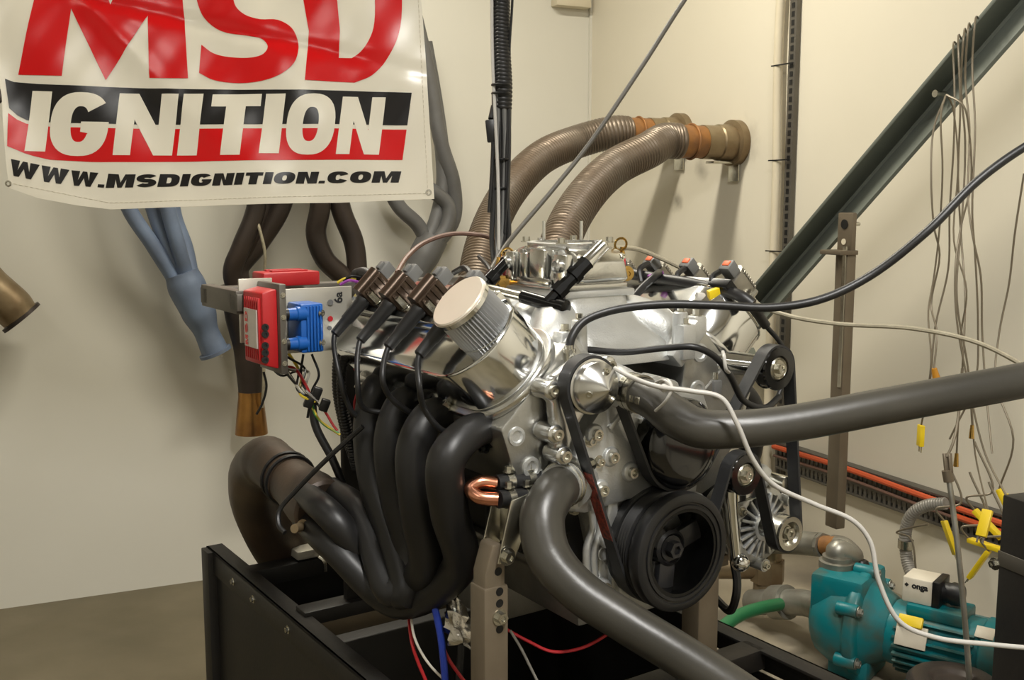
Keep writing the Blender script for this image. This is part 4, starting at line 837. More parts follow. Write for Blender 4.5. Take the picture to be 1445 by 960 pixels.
for (x_, y_, m_) in ((492, 396, 'purple_wire'), (488, 393, 'yellow_wire'), (496, 390, 'black_wire')): MB().tube(pts((x_ - 12, y_ + 6, 2.02), (x_, y_, 2.02), (x_ + 14, y_ + 2, 2.03)), .003, 6).build('lead', m_, tg)
# ================================================================ test cart
ct = thing('test_cart', 'black angle iron engine cart with side panels and cross rails', 'cart', (0, .55, -O.z), 'e')
ZR = -.284; FZ = -O.z
for sg in (-1, 1):
    MB().box((sg * .335, .54, ZR - .003), (.04, 1.47, .006)).box((sg * .352, .54, ZR - .028), (.006, 1.47, .056)).build('side_rail', 'frame_black', ct, .001)
    for b_ in (1.25, -.17): MB().box((sg * .345, b_, (ZR + FZ) / 2), (.045, .05, ZR - FZ - .004)).build('leg', 'frame_black', ct, .002)
    MB().box((sg * .345, .54, (ZR + FZ) / 2 - .03), (.004, 1.38, ZR - FZ - .06)).build('side_panel', 'frame_black', ct)
    for b_ in (.95, 1.08, .75): MB().bolt((sg * .355, b_, ZR - .03), (sg, 0, 0), .006, .005).build('rail_bolt', 'zinc', ct)
for (b_, z_) in ((1.06, ZR), (.80, ZR - .04), (.12, ZR - .0), (-.17, ZR)): MB().box((0, b_, z_ - .02), (.66, .05, .04)).build('cross_rail', 'frame_black' if b_ > 1 or b_ < 0.5 else 'steel_brown', ct, .002)
MB().box((0, 1.08, -.58), (.66, .008, .54)).build('rear_panel', 'frame_black', ct)
MB().box((0, .92, -.62), (.60, .22, .44)).build('absorber_housing', 'frame_black', ct, .01)
MB().box((0, .745, .02), (.46, .02, .62)).build('bulkhead', 'frame_black', ct, .003)
MB().box((0, .745, -.29), (.66, .05, .03)).build('cross_rail', 'frame_black', ct, .002)
MB().box((0, .4, FZ + .16), (.66, 1.3, .02)).build('bottom_shelf', 'frame_black', ct, .002)
for x_ in (-.18, .06): MB().box((x_, .745, .345), (.04, .03, .07)).build('tray_support', 'frame_black', ct, .002)
tab = MB().box(eb(434, 778, 1.06), (.07, .05, .02)).build('aluminium_tab', 'plate_alu', ct, .002)
MB().tube([eb(450, 786, 1.03), eb(457, 792, 1.02), eb(459, 806, 1.02)], .005, 8).build('hook', 'zinc', ct)
# engine stands on the cart: telescopic post with holes
def stand(px, lab, b_, flip):
    c = eb(px, 800, b_); c = V((c.x, b_, 0)); st = thing('engine_stand_leg', lab, 'stand', (c.x, c.y, ZR), 'e'); wd = .043; dp_ = .042
    zt_ = eb(px, 778, b_).z; zj = eb(px, 823, b_).z
    MB().prism([(-wd * .42, ZR - .05), (wd * .42, ZR - .05), (wd * .42, zt_ - .0), (wd * .25, zt_ + .015), (-wd * .1, zt_ + .015), (-wd * .42, zt_ - .028)], (c.x, b_ + dp_ * .42, 0), XA, ZU, dp_ * .84).build('inner_post', 'steel_brown', st, .004)
    MB().box((c.x, b_, (zj + ZR - .3) / 2), (wd, dp_, zj - ZR + .3)).build('outer_post', 'steel_brown', st, .004)
    for k, z_ in enumerate((zj + .022, zj - .008, zj - .026, zj - .066)): MB().lathe((c.x + .005, b_ - (dp_ * .42 if k == 0 else dp_ / 2) + .0002, z_), YF, [(0, .0065), (.0006, .0065), (.0006, 0)], 18).build('hole', 'black_plastic', st)
    MB().bolt((c.x + .005, b_ - dp_ / 2, zj - .047), YF, .0085, .009).build('pin_bolt', 'zinc', st)
    br = MB()
    for o_ in (-.024, .024): br.prism([(-.014, -.012), (.012, -.016), (.045, .05), (.04, .085), (.01, .08)], (c.x + .012, b_ + o_ + .0, zt_), XA, ZU, .004)
    br.box((c.x + .035, b_, zt_ + .04), (.004, .048, .07)).build('mount_bracket', 'zinc', st, .001); MB().bolt((c.x + .012, b_ - .03, zt_ - .002), YF, .009, .008).build('pivot_bolt', 'zinc', st); MB().cyl((c.x + .012, b_ - .03, zt_ - .002), (c.x + .012, b_ + .03, zt_ - .002), .006, n=12).build('pivot_pin', 'zinc', st)
    return st
stand(690, 'brown steel telescopic stand leg with a row of holes below the copper pipe', .07, 1)
s2 = thing('engine_stand_leg', 'brown steel box post standing on the cart below the crank pulley', 'stand', (.165, .12, ZR), 'e')
ps = eb(988, 850, .12); MB().box((ps.x, .12, (-.11 + ZR - .3) / 2), (.05, .045, -.11 - ZR + .3)).build('outer_post', 'steel_brown', s2, .004); MB().box((ps.x, .12, -.09), (.09, .05, .02)).build('top_plate', 'steel_brown', s2, .002)
# wires and foil hanging under the engine
for k, (P, m_, r_, lb) in enumerate(((((612, 850), (622, 900), (628, 960), (630, 1000)), 'blue_wire', .006, 'thick blue cable hanging below the exhaust headers'), (((616, 870), (628, 920), (650, 955), (680, 990)), 'red_wire', .003, 'red wire crossing the thick blue cable below the headers'), (((585, 900), (600, 930), (622, 955), (650, 975)), 'white_wire', .0022, 'thin white wire curving below the exhaust headers'), (((582, 910), (590, 935), (602, 965), (606, 990)), 'red_wire', .003, 'thin orange red wire hanging from the header collector'), (((720, 890), (735, 915), (750, 945), (765, 975)), 'cable_grey', .0025, 'thin grey lead slanting down behind the stand leg'), (((745, 905), (780, 920), (820, 915), (850, 900)), 'red_wire', .0028, 'red lead sagging below the oil pan'), (((652, 905), (650, 935), (648, 965), (650, 990)), 'black_wire', .007, 'black cable coming out of the crumpled foil'), (((637, 845), (636, 870), (634, 890), (640, 905)), 'white_wire', .002, 'thin white wire beside the crumpled foil'))):
    P = ((P[0][0] - 6, P[0][1] - 45),) + P if k in (1, 2, 3) else (((700, 880),) + P + ((890, 870),) if k == 5 else P)
    wire('loose_wire', [at(x_, y_, (1.80 if i_ == 0 and k in (1, 2, 3) else 1.72 + .01 * k)) for i_, (x_, y_) in enumerate(P)], r_, m_, lb, 'wire')
fo_ = MB(); random.seed(3); vs = []; nr, nc = 9, 14
for i in range(nr):
    for j in range(nc):
        a = 2 * pi * j / nc; r = (.010 + .017 * (i / (nr - 1)) ** .7) * random.uniform(.65, 1.3); yy = 845 + 62 * i / (nr - 1)
        vs.append(at(640 + 12 * (i / nr) + 0, yy + random.uniform(-4, 4), 1.72) + V((cos(a) * r, sin(a) * r, 0)))
fo_.add(vs, [(i * nc + j, i * nc + (j + 1) % nc, (i + 1) * nc + (j + 1) % nc, (i + 1) * nc + j) for i in range(nr - 1) for j in range(nc)])
fo_.build('foil_wrap', 'foil', label='crumpled silver foil wrapped round a cable beside the stand leg', cat='foil')
# ================================================================ left wall: exhaust headers hung on the wall
def hung(name, lab, tubes, m, r, coll=None, flange=None, off=.14, hooks=()):
    t = thing(name, lab, 'exhaust header', onleft(tubes[0][-1][0], tubes[0][-1][1], off))
    for i, P in enumerate(tubes):
        MB().tube([onleft(p[0], p[1], off + (p[2] if len(p) > 2 else 0)) for p in P], r, 14, 8).build('primary_tube', m, t)
    if coll:
        P, rr, mm = coll; MB().tube([onleft(p[0], p[1], off) for p in P], rr, 22, 8).build('collector', mm, t)
    if flange:
        (p, q, R) = flange; a = onleft(*p, off); b = onleft(*q, off); d = (b - a).normalized(); MB().ring(a, d, [(-.006, R * .86), (-.006, R * 1.1), (.006, R * 1.1), (.006, R * .86)], 28).build('outlet_flange', m, t)
    for (x_, y_) in hooks:
        MB().tube([onleft(x_, y_, -.01), onleft(x_, y_, off), onleft(x_, y_ - 8, off + .03)], .005, 8, 4).build('wall_hook', 'zinc', t)
    return t
hung('hanging_header', 'pale blue grey exhaust header with a wide collector hanging beside the red ignition box', [[(150, 180, .05), (180, 290, .03), (215, 345, .02), (250, 400)], [(185, 170), (215, 290, -.02), (235, 345), (262, 395)], [(215, 170, .06), (236, 290, .05), (252, 350, .04), (266, 400)], [(235, 180, -.03), (245, 300, -.04), (262, 350, -.03), (272, 400)]], 'blue_header', .028, ([(256, 385), (264, 405), (280, 440), (292, 470), (303, 495)], [.062, .070, .064, .046, .05], 'blue_header'), ((304, 497), (310, 510), .056), .16, [(190, 200), (230, 200)])
hung('hanging_header', 'dark brown exhaust header with a bronze tip hanging behind the red ignition box', [[(420, 180, .04), (398, 290, .03), (365, 345), (335, 385), (335, 430)], [(400, 180), (372, 290), (352, 335, .02), (338, 375), (345, 430)], [(360, 180, .06), (362, 290, .05), (340, 350, .05), (328, 385, .03), (345, 440)]], 'dark_header', .036, ([(336, 400), (342, 440), (350, 500), (354, 560), (355, 585)], [.068, .068, .052, .046, .048], 'dark_header'), None, .16, [(370, 210), (405, 210)])
t = bpy.data.objects['hanging_header.001']
a = onleft(354, 560, .16); b = onleft(355, 612, .16); MB().ring(a, b - a, [(-.02, .044), (-.02, .048), (.0, .048), ((b - a).length, .063), ((b - a).length, .058), (0, .044)], 30).build('bronze_tip', 'bronze_tip', t)
hung('hanging_header', 'dark brown exhaust header of two bent tubes behind the steel tray frame', [[(448, 180, .03), (452, 290, .02), (446, 330), (458, 365), (490, 400), (505, 470)], [(470, 180), (480, 290), (500, 345), (505, 400), (508, 470)]], 'dark_header', .040, ([(500, 420), (506, 480), (508, 560), (508, 600)], [.07, .066, .055, .055], 'dark_header'), None, .16, [(455, 215), (475, 215)])
hung('hanging_header', 'grey exhaust header with long curved tubes hanging beside the banner edge', [[(585, 20, .05), (606, 110, .04), (622, 200, .03), (640, 260, .02), (640, 310), (612, 350)], [(600, 60, -.04), (614, 140, -.03), (624, 215), (625, 265), (612, 320), (596, 352)], [(560, 230, .03), (600, 262, .03), (632, 290, .03), (630, 320, .03), (606, 352, .02)], [(535, 230), (562, 290), (590, 318), (604, 345)]], 'grey_header', .030, ([(612, 335), (600, 358), (585, 390), (575, 430)], [.062, .064, .05, .046], 'grey_header'), None, .16, [(605, 110), (560, 232)])
hung('hanging_header', 'rusty brown exhaust collector hanging alone beyond the pale blue header', [[(-120, 330), (-60, 370, .02), (-15, 402)], [(-110, 300, .04), (-60, 350, .05), (-20, 400)]], 'dark_header', .034, ([(-40, 385), (-10, 412), (15, 432), (28, 446)], [.08, .075, .072, .066], 'rust_steel'), ((30, 448), (38, 456), .07), .16, [(-60, 350)])
hung('hanging_header', 'dark header flange end showing beside the banner edge', [[(-90, 60), (-40, 110, .02), (-4, 140)]], 'dark_header', .034, None, ((-2, 142), (10, 152), .05), .16, [(-60, 90)])
wire('hanging_wire', [onleft(356, 292, .22), onleft(368, 330, .24), onleft(374, 360, .24), onleft(372, 400, .22), onleft(372, 540, .24), onleft(370, 575, .22)], .006, 'cable_beige', 'thin beige wire dangling over the dark brown exhaust header', 'wire')
wire('brown_cable', pts((560, 385, 2.3), (575, 362, 2.35), (600, 342, 2.4), (640, 330, 2.42), (690, 335, 2.42), (705, 345, 2.42)), .0055, 'cable_brown', 'reddish brown cable arching from the coils to the hanging black loom', 'cable')
# ================================================================ exhaust extraction: two flexible pipes into the right wall
def extractor(lab, wallpx, path, rr):
    e = thing('exhaust_hose', lab, 'exhaust pipe', onright(*wallpx, .1)); n = -DL; c = onright(*wallpx, 0)
    MB().ring(c, n, [(.001, rr * .9), (.001, rr * 1.30), (.03, rr * 1.30), (.034, rr * 1.04), (.085, rr * 1.02), (.09, rr * .95), (.15, rr * .95), (.15, rr * .8)], 36).build('wall_sleeve', 'rust_steel', e)
    MB().ring(c, n, [(.14, rr * .7), (.14, rr * .9), (.245, rr * .92), (.25, rr * .8)], 30).build('rusty_coupling', 'rust', e)
    MB().torus(c + n * .195, n, rr * .97, .004, 30, 6).build('weld_bead', 'rust', e)
    br = MB().box(c + n * .07 - EZ * rr * 1.12, (.09, .05, .008), n, DR).build('support_bracket', 'zinc', e, .002); MB().box(c + n * .01 - EZ * (rr * 1.38 + .02), (.006, .06, .06), n, DR).build('bracket_foot', 'zinc', e, .002)
    P = [c + n * .24, c + n * .30] + pts(*path); ribbed(P, rr, .0125, .0035, 22, 14).build('flexible_hose', 'flex', e)
    return e
extractor('corrugated brown flexible exhaust hose entering the wall nearer the beam, behind carburetor', (1040, 202), ((915, 212, 3.50), (865, 238, 3.40), (820, 285, 3.25), (790, 345, 3.1), (776, 430, 2.95), (770, 540, 2.8), (765, 640, 2.7)), .062)
extractor('corrugated brown flexible exhaust hose nearer the room corner, passing behind the hanging loom', (962, 190), ((815, 200, 3.86), (765, 222, 3.75), (720, 268, 3.6), (690, 325, 3.45), (673, 395, 3.3), (668, 520, 3.1), (668, 620, 3.0)), .062)
# ================================================================ hanging loom and rod
lmn = thing('hanging_loom', 'bundle of black corrugated conduits and a white cable hanging from above to the carburetor', 'wiring', at(706, 380, 2.3))
ribbed(pts((707, -190, 2.42), (707, -20, 2.4), (707, 60, 2.38), (710, 125, 2.36), (709, 155, 2.36)), .0215, .009, .002, 16).build('conduit', 'black_rubber', lmn)
for k, (x0_, m_) in enumerate(((697, 'black_rubber'), (704, 'black_plastic'), (711, 'grey_plastic'), (717, 'black_rubber'), (708, 'black_plastic'), (702, 'grey_plastic'), (714, 'black_rubber'))):
    MB().tube(pts((x0_, 130, 2.355 - .004 * (k % 3)), (x0_ + 1, 200, 2.35), (x0_ - 1, 280, 2.34), (x0_ - 3 + (k % 2) * 3, 340, 2.32), (698 + k, 378 - 2 * k, 2.28)), .0055, 8, 8).build('cable', m_, lmn)
MB().tube(pts((694, -190, 2.40), (694, 0, 2.38), (695, 80, 2.36), (699, 170, 2.33), (703, 260, 2.32), (704, 360, 2.3)), .0038, 8).build('white_cable', 'cable_white', lmn)
MB().tube(pts((724, -190, 2.40), (723, 0, 2.38), (719, 70, 2.37), (720, 150, 2.36), (717, 250, 2.34), (712, 330, 2.32)), .003, 8).build('thin_lead', 'black_wire', lmn)
for y_ in (120, 132, 225, 266, 305): MB().torus(at(707, y_, 2.35), EZ, .020 if y_ < 140 else .017, .003, 20, 6).build('cable_tie', 'black_plastic', lmn)
cnn = MB().box(at(693, 185, 2.34), (.022, .02, .05), (1, 0, .1), (0, 1, 0)).build('plug', 'black_plastic', lmn, .003); MB().cyl(at(693, 168, 2.34), at(697, 150, 2.35), .007, n=10).build('plug_boot', 'black_plastic', lmn)
MB().tube(pts((697, 150, 2.35), (694, 240, 2.33), (690, 300, 2.32)), .004, 8).build('thin_lead', 'black_wire', lmn)
wire('throttle_cable', pts((1030, -90, 2.3), (966, 0, 2.3), (905, 95, 2.28), (830, 205, 2.26), (778, 270, 2.24), (715, 345, 2.2), (690, 385, 2.12)), .0052, 'cable_dark', 'straight dark grey control cable slanting down from above to the carburetor', 'cable', n=10)
wire('grey_tube', pts((868, 350, 1.95), (900, 352, 2.0), (940, 368, 2.02), (975, 385, 2.02)), .0045, 'cable_beige', 'thin grey line running from the carburetor linkage to the far coils', 'cable')
# ================================================================ right wall fittings
st = thing('slotted_channel', 'grey slotted metal channel fixed upright on the right wall', 'channel', onright(1112, 600, .02))
ca = onright(1118, 100, .02); chx = ca - room(0, 0, 0)
v0 = (onright(1117, 300, 0) - K).dot(DR)
MB().box(room(.012, v0, 1.6), (.02, .034, 3.18), -DL, DR).build('channel_body', 'bar_grey', st, .002)
sl = MB()
for k in range(110): sl.box(room(.0225, v0 + .002, .25 + .027 * k), (.0015, .014, .017), -DL, DR)
sl.build('slots', 'black_plastic', st, kind='stuff')
cdt_ = thing('conduit_pipe', 'cream plastic conduit strapped beside the slotted channel on the right wall', 'conduit', onright(1102, 600, .02))
v1 = (onright(1101, 300, 0) - K).dot(DR)
MB().tube([room(.022, v1 + .008, 3.19), room(.022, v1 + .004, 2.4), room(.024, v1 - .006, 2.0), room(.022, v1 + .003, 1.6), room(.022, v1 - .002, 1.0), room(.022, v1, .5)], .016, 12, 8).build('pipe', 'conduit_cream', cdt_)
for y_ in (92, 226, 355):
    zz_ = onright(1101, y_, .03).z; MB().bar(room(.04, v1 - .02, zz_), room(.03, v0 + .02, zz_), .004, .004).build('cable_tie', 'black_plastic', cdt_)
# diagonal beam
bmo = .30
def bline(y0_, y1_, off):
    p, q = onright(1092, y0_, off), onright(1400, y1_, off); d = (q - p).normalized(); return p - d * .5, q + d * .9
bU, bM, bL = bline(374, 8, .33), bline(408, 52, .24), bline(436, 86, .31)
bm_ = thing('steel_beam', 'dark green grey angle steel beam leaning diagonally in front of the right wall', 'beam', bL[0])
def leg_plate(A, B, th):
    n_ = (A[1] - A[0]).cross(B[0] - A[0]).normalized() * th
    return MB().add([A[0], A[1], B[1], B[0], A[0] + n_, A[1] + n_, B[1] + n_, B[0] + n_], [(0, 1, 2, 3), (7, 6, 5, 4), (0, 4, 5, 1), (1, 5, 6, 2), (2, 6, 7, 3), (3, 7, 4, 0)])
leg_plate(bU, bM, .01).build('upper_leg', 'beam', bm_, .002); leg_plate(bM, bL, .01).build('lower_leg', 'beam', bm_, .002)
MB().cyl(bM[0], bM[1], .011, n=10).build('root_fillet', 'beam', bm_)
q1 = bM[0]; dd = (bM[1] - bM[0]).normalized()
MB().box(q1 + DL * .11 + dd * .05, (.22, .02, .12), DL, dd).build('wall_bracket', 'beam', bm_, .003)
MB().lathe(onright(1335, 133, .29), -DL, [(0, .006), (.03, .006), (.03, .009), (.036, .009), (.036, 0)], 10).build('hanger_screw', 'zinc', bm_)
# hanging strap with holes
sp = thing('steel_strap', 'brown steel strap with drilled head hanging from the diagonal beam', 'strap', onright(1181, 750, .36))
a = onright(1193, 300, .37); b = onright(1181, 745, .37); zt_, zb = a.z, b.z; vv = (a - K).dot(DR); vb = (b - K).dot(DR); vm = (vv + vb) / 2
wv = .052
zs = onright(1190, 356, .37).z
MB().box(room(.37, vm, (zt_ + zs) / 2), (.016, wv * 1.05, zt_ - zs), -DL, DR).build('head_plate', 'steel_brown', sp, .004)
MB().box(room(.37, vm, (zs + zb) / 2), (.03, wv * .86, zs - zb), -DL, DR).build('bar', 'steel_brown', sp, .003)
MB().box(room(.385, vm - .01, zs), (.06, wv * 1.5, .012), -DL, DR).build('collar', 'steel_brown', sp, .002)
MB().box(room(.385, vm + wv * .25, (zs + zb) / 2 + .2), (.006, .012, (zs - zb) * .5), -DL, DR).build('guide_strip', 'zinc', sp)
for k, r_ in enumerate((.0125, .008, .009)): MB().lathe(room(.379, vm, zt_ - .03 - .045 * k), -DL, [(0, r_), (.0012, r_), (.0012, 0)], 18).build('hole', 'black_plastic' if k == 0 else 'conduit_cream', sp)
MB().cyl(room(.33, vm, zt_ - .03), room(.37, vm, zt_ - .03), .005, n=14).build('hanger_bolt', 'zinc', sp)
# thermocouple wires over the beam
TC = [((1345, 66), (1347, 130), (1346, 200), (1340, 300), (1338, 380), (1320, 460), (1312, 540), (1300, 600)), ((1352, 58), (1355, 150), (1352, 250), (1356, 330), (1362, 420), (1358, 520), (1352, 600), (1350, 640)), ((1360, 50), (1356, 120), (1362, 200), (1358, 300), (1350, 400), (1352, 440), (1366, 520), (1372, 600)),
      ((1366, 42), (1362, 110), (1368, 180), (1366, 280), (1372, 330), (1384, 390), (1386, 470), (1392, 560), (1400, 640)), ((1376, 30), (1372, 90), (1376, 180), (1372, 300), (1376, 360), (1380, 460), (1376, 540), (1340, 620)), ((1335, 134), (1318, 180), (1314, 250), (1318, 320), (1326, 360), (1314, 430), (1322, 470), (1318, 520)),
      ((1335, 134), (1328, 160), (1330, 240), (1326, 320), (1318, 390), (1310, 440), (1314, 510), (1308, 560)), ((1336, 134), (1360, 150), (1368, 190), (1370, 260), (1356, 320), (1348, 380), (1350, 450), (1366, 540), (1390, 640), (1420, 700)), ((1445, 245), (1432, 330), (1424, 400), (1410, 470), (1405, 540), (1430, 620), (1410, 690)),
      ((1337, 134), (1344, 150), (1352, 230), (1346, 340), (1364, 410), (1356, 480), (1370, 560), (1376, 640), (1394, 720))]
def kplug(parent, p, d, m, L=.05):
    d = V(d).normalized(); x, y, z = frame_of(d); MB().box(p + d * L / 2, (L, .022, .011), d, x).build('connector', m, parent, .002)
    for s_ in (-1, 1): MB().bar(p + d * L + x * .006 * s_, p + d * (L + .014) + x * .006 * s_, .004, .002).build('pin', 'zinc', parent)
tl = ['first thermocouple wire looped over the beam, ending in a yellow two pin plug', 'thermocouple wire ending in a steel tipped sleeve near the cable tray', 'kinked thermocouple wire draped over the diagonal beam', 'thermocouple wire falling straight from the beam past the orange tube', 'thermocouple wire crossing the others below the beam', 'thermocouple wire looped from a screw on the beam, with an orange end cap', 'short thermocouple wire from the screw on the beam, with an orange end cap', 'long thermocouple wire from the screw on the beam to the black post', 'lone thermocouple wire hanging clear of the others beside the black post', 'thermocouple wire from the screw on the beam to the yellow plugs']
for k, P in enumerate(TC):
    n_ = len(P); off0 = .43; t = thing('thermocouple_wire', tl[k], 'wire', onright(*P[-1], off0), group='thermocouple wires hanging from the beam')
    pp = []
    for i, (x_, y_) in enumerate(P): pp.append(onright(x_, y_, off0 + .012 * (k % 4) + .02 * sin(i * 1.3 + k)))
    if P[0][1] < 70: pp = [onright(P[0][0] + 4, P[0][1] + 2, bmo - .03), onright(P[0][0] + 3, P[0][1] - 6, .36)] + pp
    MB().tube(pp, .0021, 6, 6).build('lead', 'wire_thermo', t)
    e_ = pp[-1]
    if k in (0,): kplug(t, e_, (0, 0, -1), 'yellow')
    elif k in (5, 6): MB().lathe(e_, (.3 if k == 5 else -.3, 0, -1), [(0, .006), (.03, .009), (.034, .006), (.034, 0)], 10).build('end_cap', 'orange_cap', t)
    elif k in (1, 2): MB().lathe(e_, (0, 0, -1), [(0, .004), (.03, .006), (.03, 0)], 10).build('end_cap', 'brass', t)
    elif k in (7, 9, 8): kplug(t, e_, (.6 - .4 * (k - 7), -.2, -.5), 'yellow', .06)
for (x_, y_, d_) in ((1332, 735, (.3, -.3, -1)), (1375, 720, (.6, -.6, -.7)), (1368, 762, (.5, -.9, .0)), (1395, 778, (-.3, .3, -.8)), (1300, 440, (.5, 0, -1))):
    t = thing('thermocouple_plug', {1332: 'yellow plug hanging below the cable tray beside the steel rod', 1375: 'large yellow plug lying across the cable tray', 1368: 'yellow plug sticking out sideways below the cable tray', 1395: 'small yellow plug dangling beside the black post'}.get(x_, 'small yellow plug hanging among the thermocouple wires'), 'plug', onright(x_, y_, .3), group='yellow plugs')
    if x_ == 1300: continue
    p = onright(x_, y_, .30); kplug(t, p, d_, 'yellow', .085); MB().tube([p, p + V((-.02, .0, .03)), p + V((.03, -.02, .05)), p + V((.0, .02, .16))], .0028, 6).build('lead', 'wire_thermo', t)
bpy.data.objects.remove([o for o in bpy.data.objects if o.name.startswith('thermocouple_plug') and not o.children][0])
# cable tray along the wall with its tubes
ty0 = onright(1095, 640, .05); ty1 = onright(1445, 755, .05); v_a = (ty0 - K).dot(DR) - .02; v_b = VW - .3; zt0 = onright(1095, 628, .05).z; zt1 = onright(1095, 662, .05).z
tray = thing('cable_tray', 'perforated steel cable tray running along the right wall behind the hanging wires', 'cable tray', room(.05, (v_a + v_b) / 2, zt1))
for z_ in (zt0, zt1): MB().box(room(.018, (v_a + v_b) / 2, z_), (v_b - v_a, .034, .008), DR, -DL).build('edge_rail', 'bar_grey', tray, .001)
MB().box(room(.032, (v_a + v_b) / 2, (zt0 + zt1) / 2 - .004), (v_b - v_a, .004, .014), DR, -DL).build('mid_strip', 'bar_grey', tray)
rg = MB(); n_ = int((v_b - v_a) / .02)
for k in range(n_): rg.box(room(.030, v_a + .02 * k, (zt0 + zt1) / 2), (.0115, .003, zt0 - zt1), DR, -DL)
rg.build('perforated_face', 'bar_grey', tray, kind='stuff')
for (f_, m_, r_, lb, o_) in ((.88, 'orange_tube', .009, 'bright orange tube running along the top of the cable tray', .046), (.50, 'cable_brown', .005, 'thin brown cable lying along the cable tray', .042)):
    z_ = zt1 + (zt0 - zt1) * f_; wire('tray_tube', [room(o_, v_a + (v_b - v_a) * i / 14, z_ + .006 * sin(i * 1.7)) for i in range(15)], r_, m_, lb, 'tube')
wire('tray_tube', [room(.046, (onright(1345, 702, .05) - K).dot(DR) + .1 * i, zt1 + (zt0 - zt1) * (.55 - .01 * i)) for i in range(12)], .009, 'orange_tube', 'second orange tube starting halfway along the cable tray', 'tube')
# grey flexible conduit from the tray down to the pump
fxc = thing('flexible_conduit', 'grey flexible conduit looping from the cable tray down to the pump controller', 'conduit', onright(1290, 800, .1))
ribbed([onright(x_, y_, o_) for x_, y_, o_ in ((1335, 711, .1), (1310, 713, .11), (1288, 725, .12), (1278, 750, .12), (1280, 790, .12), (1290, 820, .14), (1302, 850, .2))], .017, .008, .0015).build('conduit_run', 'cable_grey', fxc)
MB().ring(onright(1278, 768, .12), EZ, [(-.012, .017), (-.012, .021), (.012, .021), (.012, .017)], 20).build('clip', 'zinc', fxc)
wire('thin_wire', [onright(x_, y_, .2) for x_, y_ in ((1310, 740), (1285, 745), (1265, 752), (1285, 760), (1292, 800), (1295, 850))], .0025, 'wire_thermo', 'thin loose wire looping beside the grey flexible conduit', 'wire')
# ================================================================ pump on its plinth
PD = 2.55
pc = at(1212, 875, PD); AXP = (at(1370, 915, PD - .16) - pc); AXP.z = 0; AXP.normalize(); SX = V((AXP.y, -AXP.x, 0))
if SX.y > 0: SX = -SX
zb = pc.z - .131
pl = MB().box(V((0, 0, 0)) + room(.455, 1.95, zb / 2), (1.62, .89, zb), DR, -DL).build('pump_plinth', 'plinth', label='stained concrete plinth carrying the teal pump along the right wall', cat='plinth', bevel=.008)
pm = thing('water_pump_unit', 'teal water pump with finned motor on the concrete plinth', 'pump', V((pc.x, pc.y, zb)))
R_ = .125
MB().lathe(pc, AXP, [(-.10, .0), (-.10, .07), (-.085, .095), (-.04, .118), (.0, .122), (.005, .132), (.03, .132), (.035, .11), (.06, .09), (.09, .075)], 14).build('pump_head', 'teal', pm, .006)
MB().box(pc + V((0, 0, .075)) - AXP * .03, (.13, .17, .10), AXP, SX).build('head_top', 'teal', pm, .012)
MB().box(pc + V((0, 0, -.10)) - AXP * .0, (.10, .14, .06), AXP, SX).build('head_base', 'teal', pm, .01)
for k in range(6):
    a = 2 * pi * (k + .5) / 6; d = SX * cos(a) + EZ * sin(a); MB().lathe(pc + d * .127 + AXP * .0, AXP, [(-.015, .016), (.035, .016), (.035, 0)], 12).build('bolt_lug', 'teal', pm, .002); MB().bolt(pc + d * .127 + AXP * .036, AXP, .009, .008).build('lug_bolt', 'galv', pm)
ms = pc + AXP * .10 - EZ * .005; ML = .19
mo = MB().lathe(ms, AXP, [(-.02, .075), (.0, .078), (ML, .078), (ML + .005, .084), (ML + .06, .084), (ML + .075, .07), (ML + .078, 0)], 32).build('motor', 'teal', pm)
for k in range(26):
    a = 2 * pi * k / 26; d = SX * cos(a) + EZ * sin(a)
    if d.z > .82: continue
    x, y, z = frame_of(AXP); MB().box(ms + AXP * ML * .5 + d * .083, (ML * .92, .014, .005), AXP, d).build('cooling_fin', 'teal', mo)
MB().box(ms + AXP * .09 - EZ * .105, (.12, .16, .03), AXP, SX).build('motor_foot', 'teal', pm, .006)
MB().box(ms + AXP * .09 + EZ * .078, (.13, .10, .03), AXP, SX).build('terminal_base', 'teal', pm, .006)
MB().box(ms + AXP * .05 + SX * .082 + EZ * .03, (.07, .006, .05), AXP, SX + EZ * .4).build('rating_plate', 'label_cream', pm, .001)
MB().box(ms + AXP * .045 + SX * .074 + EZ * .062, (.055, .012, .026), AXP, SX + EZ * .7).build('yellow_tag', 'yellow', pm, .003)
MB().box(ms + AXP * .20 + SX * .05 + EZ * .067, (.04, .004, .03), AXP, SX + EZ * 1.3).build('motor_sticker', 'label_cream', pm, .001)
bxp = ms + AXP * .045 + EZ * .123; cbx = MB().box(bxp, (.068, .075, .06), AXP, SX).build('controller_box', 'label_cream', pm, .004)
text_mesh('onga', .019, bxp + SX * .0379 + EZ * .012 + AXP * .006, AXP, EZ, 'ink', cbx, 'brand_lettering', bold=.0008)
MB().prism([(0, -.005), (.005, 0), (0, .005), (-.005, 0)], bxp + SX * .0376 + EZ * .012 - AXP * .024, AXP, EZ, .001 if AXP.cross(EZ).dot(SX) > 0 else -.001).build('brand_diamond', 'ink', cbx)
MB().box(bxp + AXP * .042, (.018, .078, .063), AXP, SX).build('box_end', 'black_plastic', cbx, .003)
MB().lathe(bxp + AXP * .05, AXP, [(0, .024), (.014, .024), (.02, .027), (.04, .026), (.044, .02), (.044, 0)], 24).build('cable_gland', 'black_rubber', cbx)
MB().lathe(pc - AXP * .01 + EZ * .122 + SX * -.03, EZ, [(0, .02), (.012, .018), (.02, .012), (.02, 0)], 14).build('filler_plug', 'black_plastic', pm)
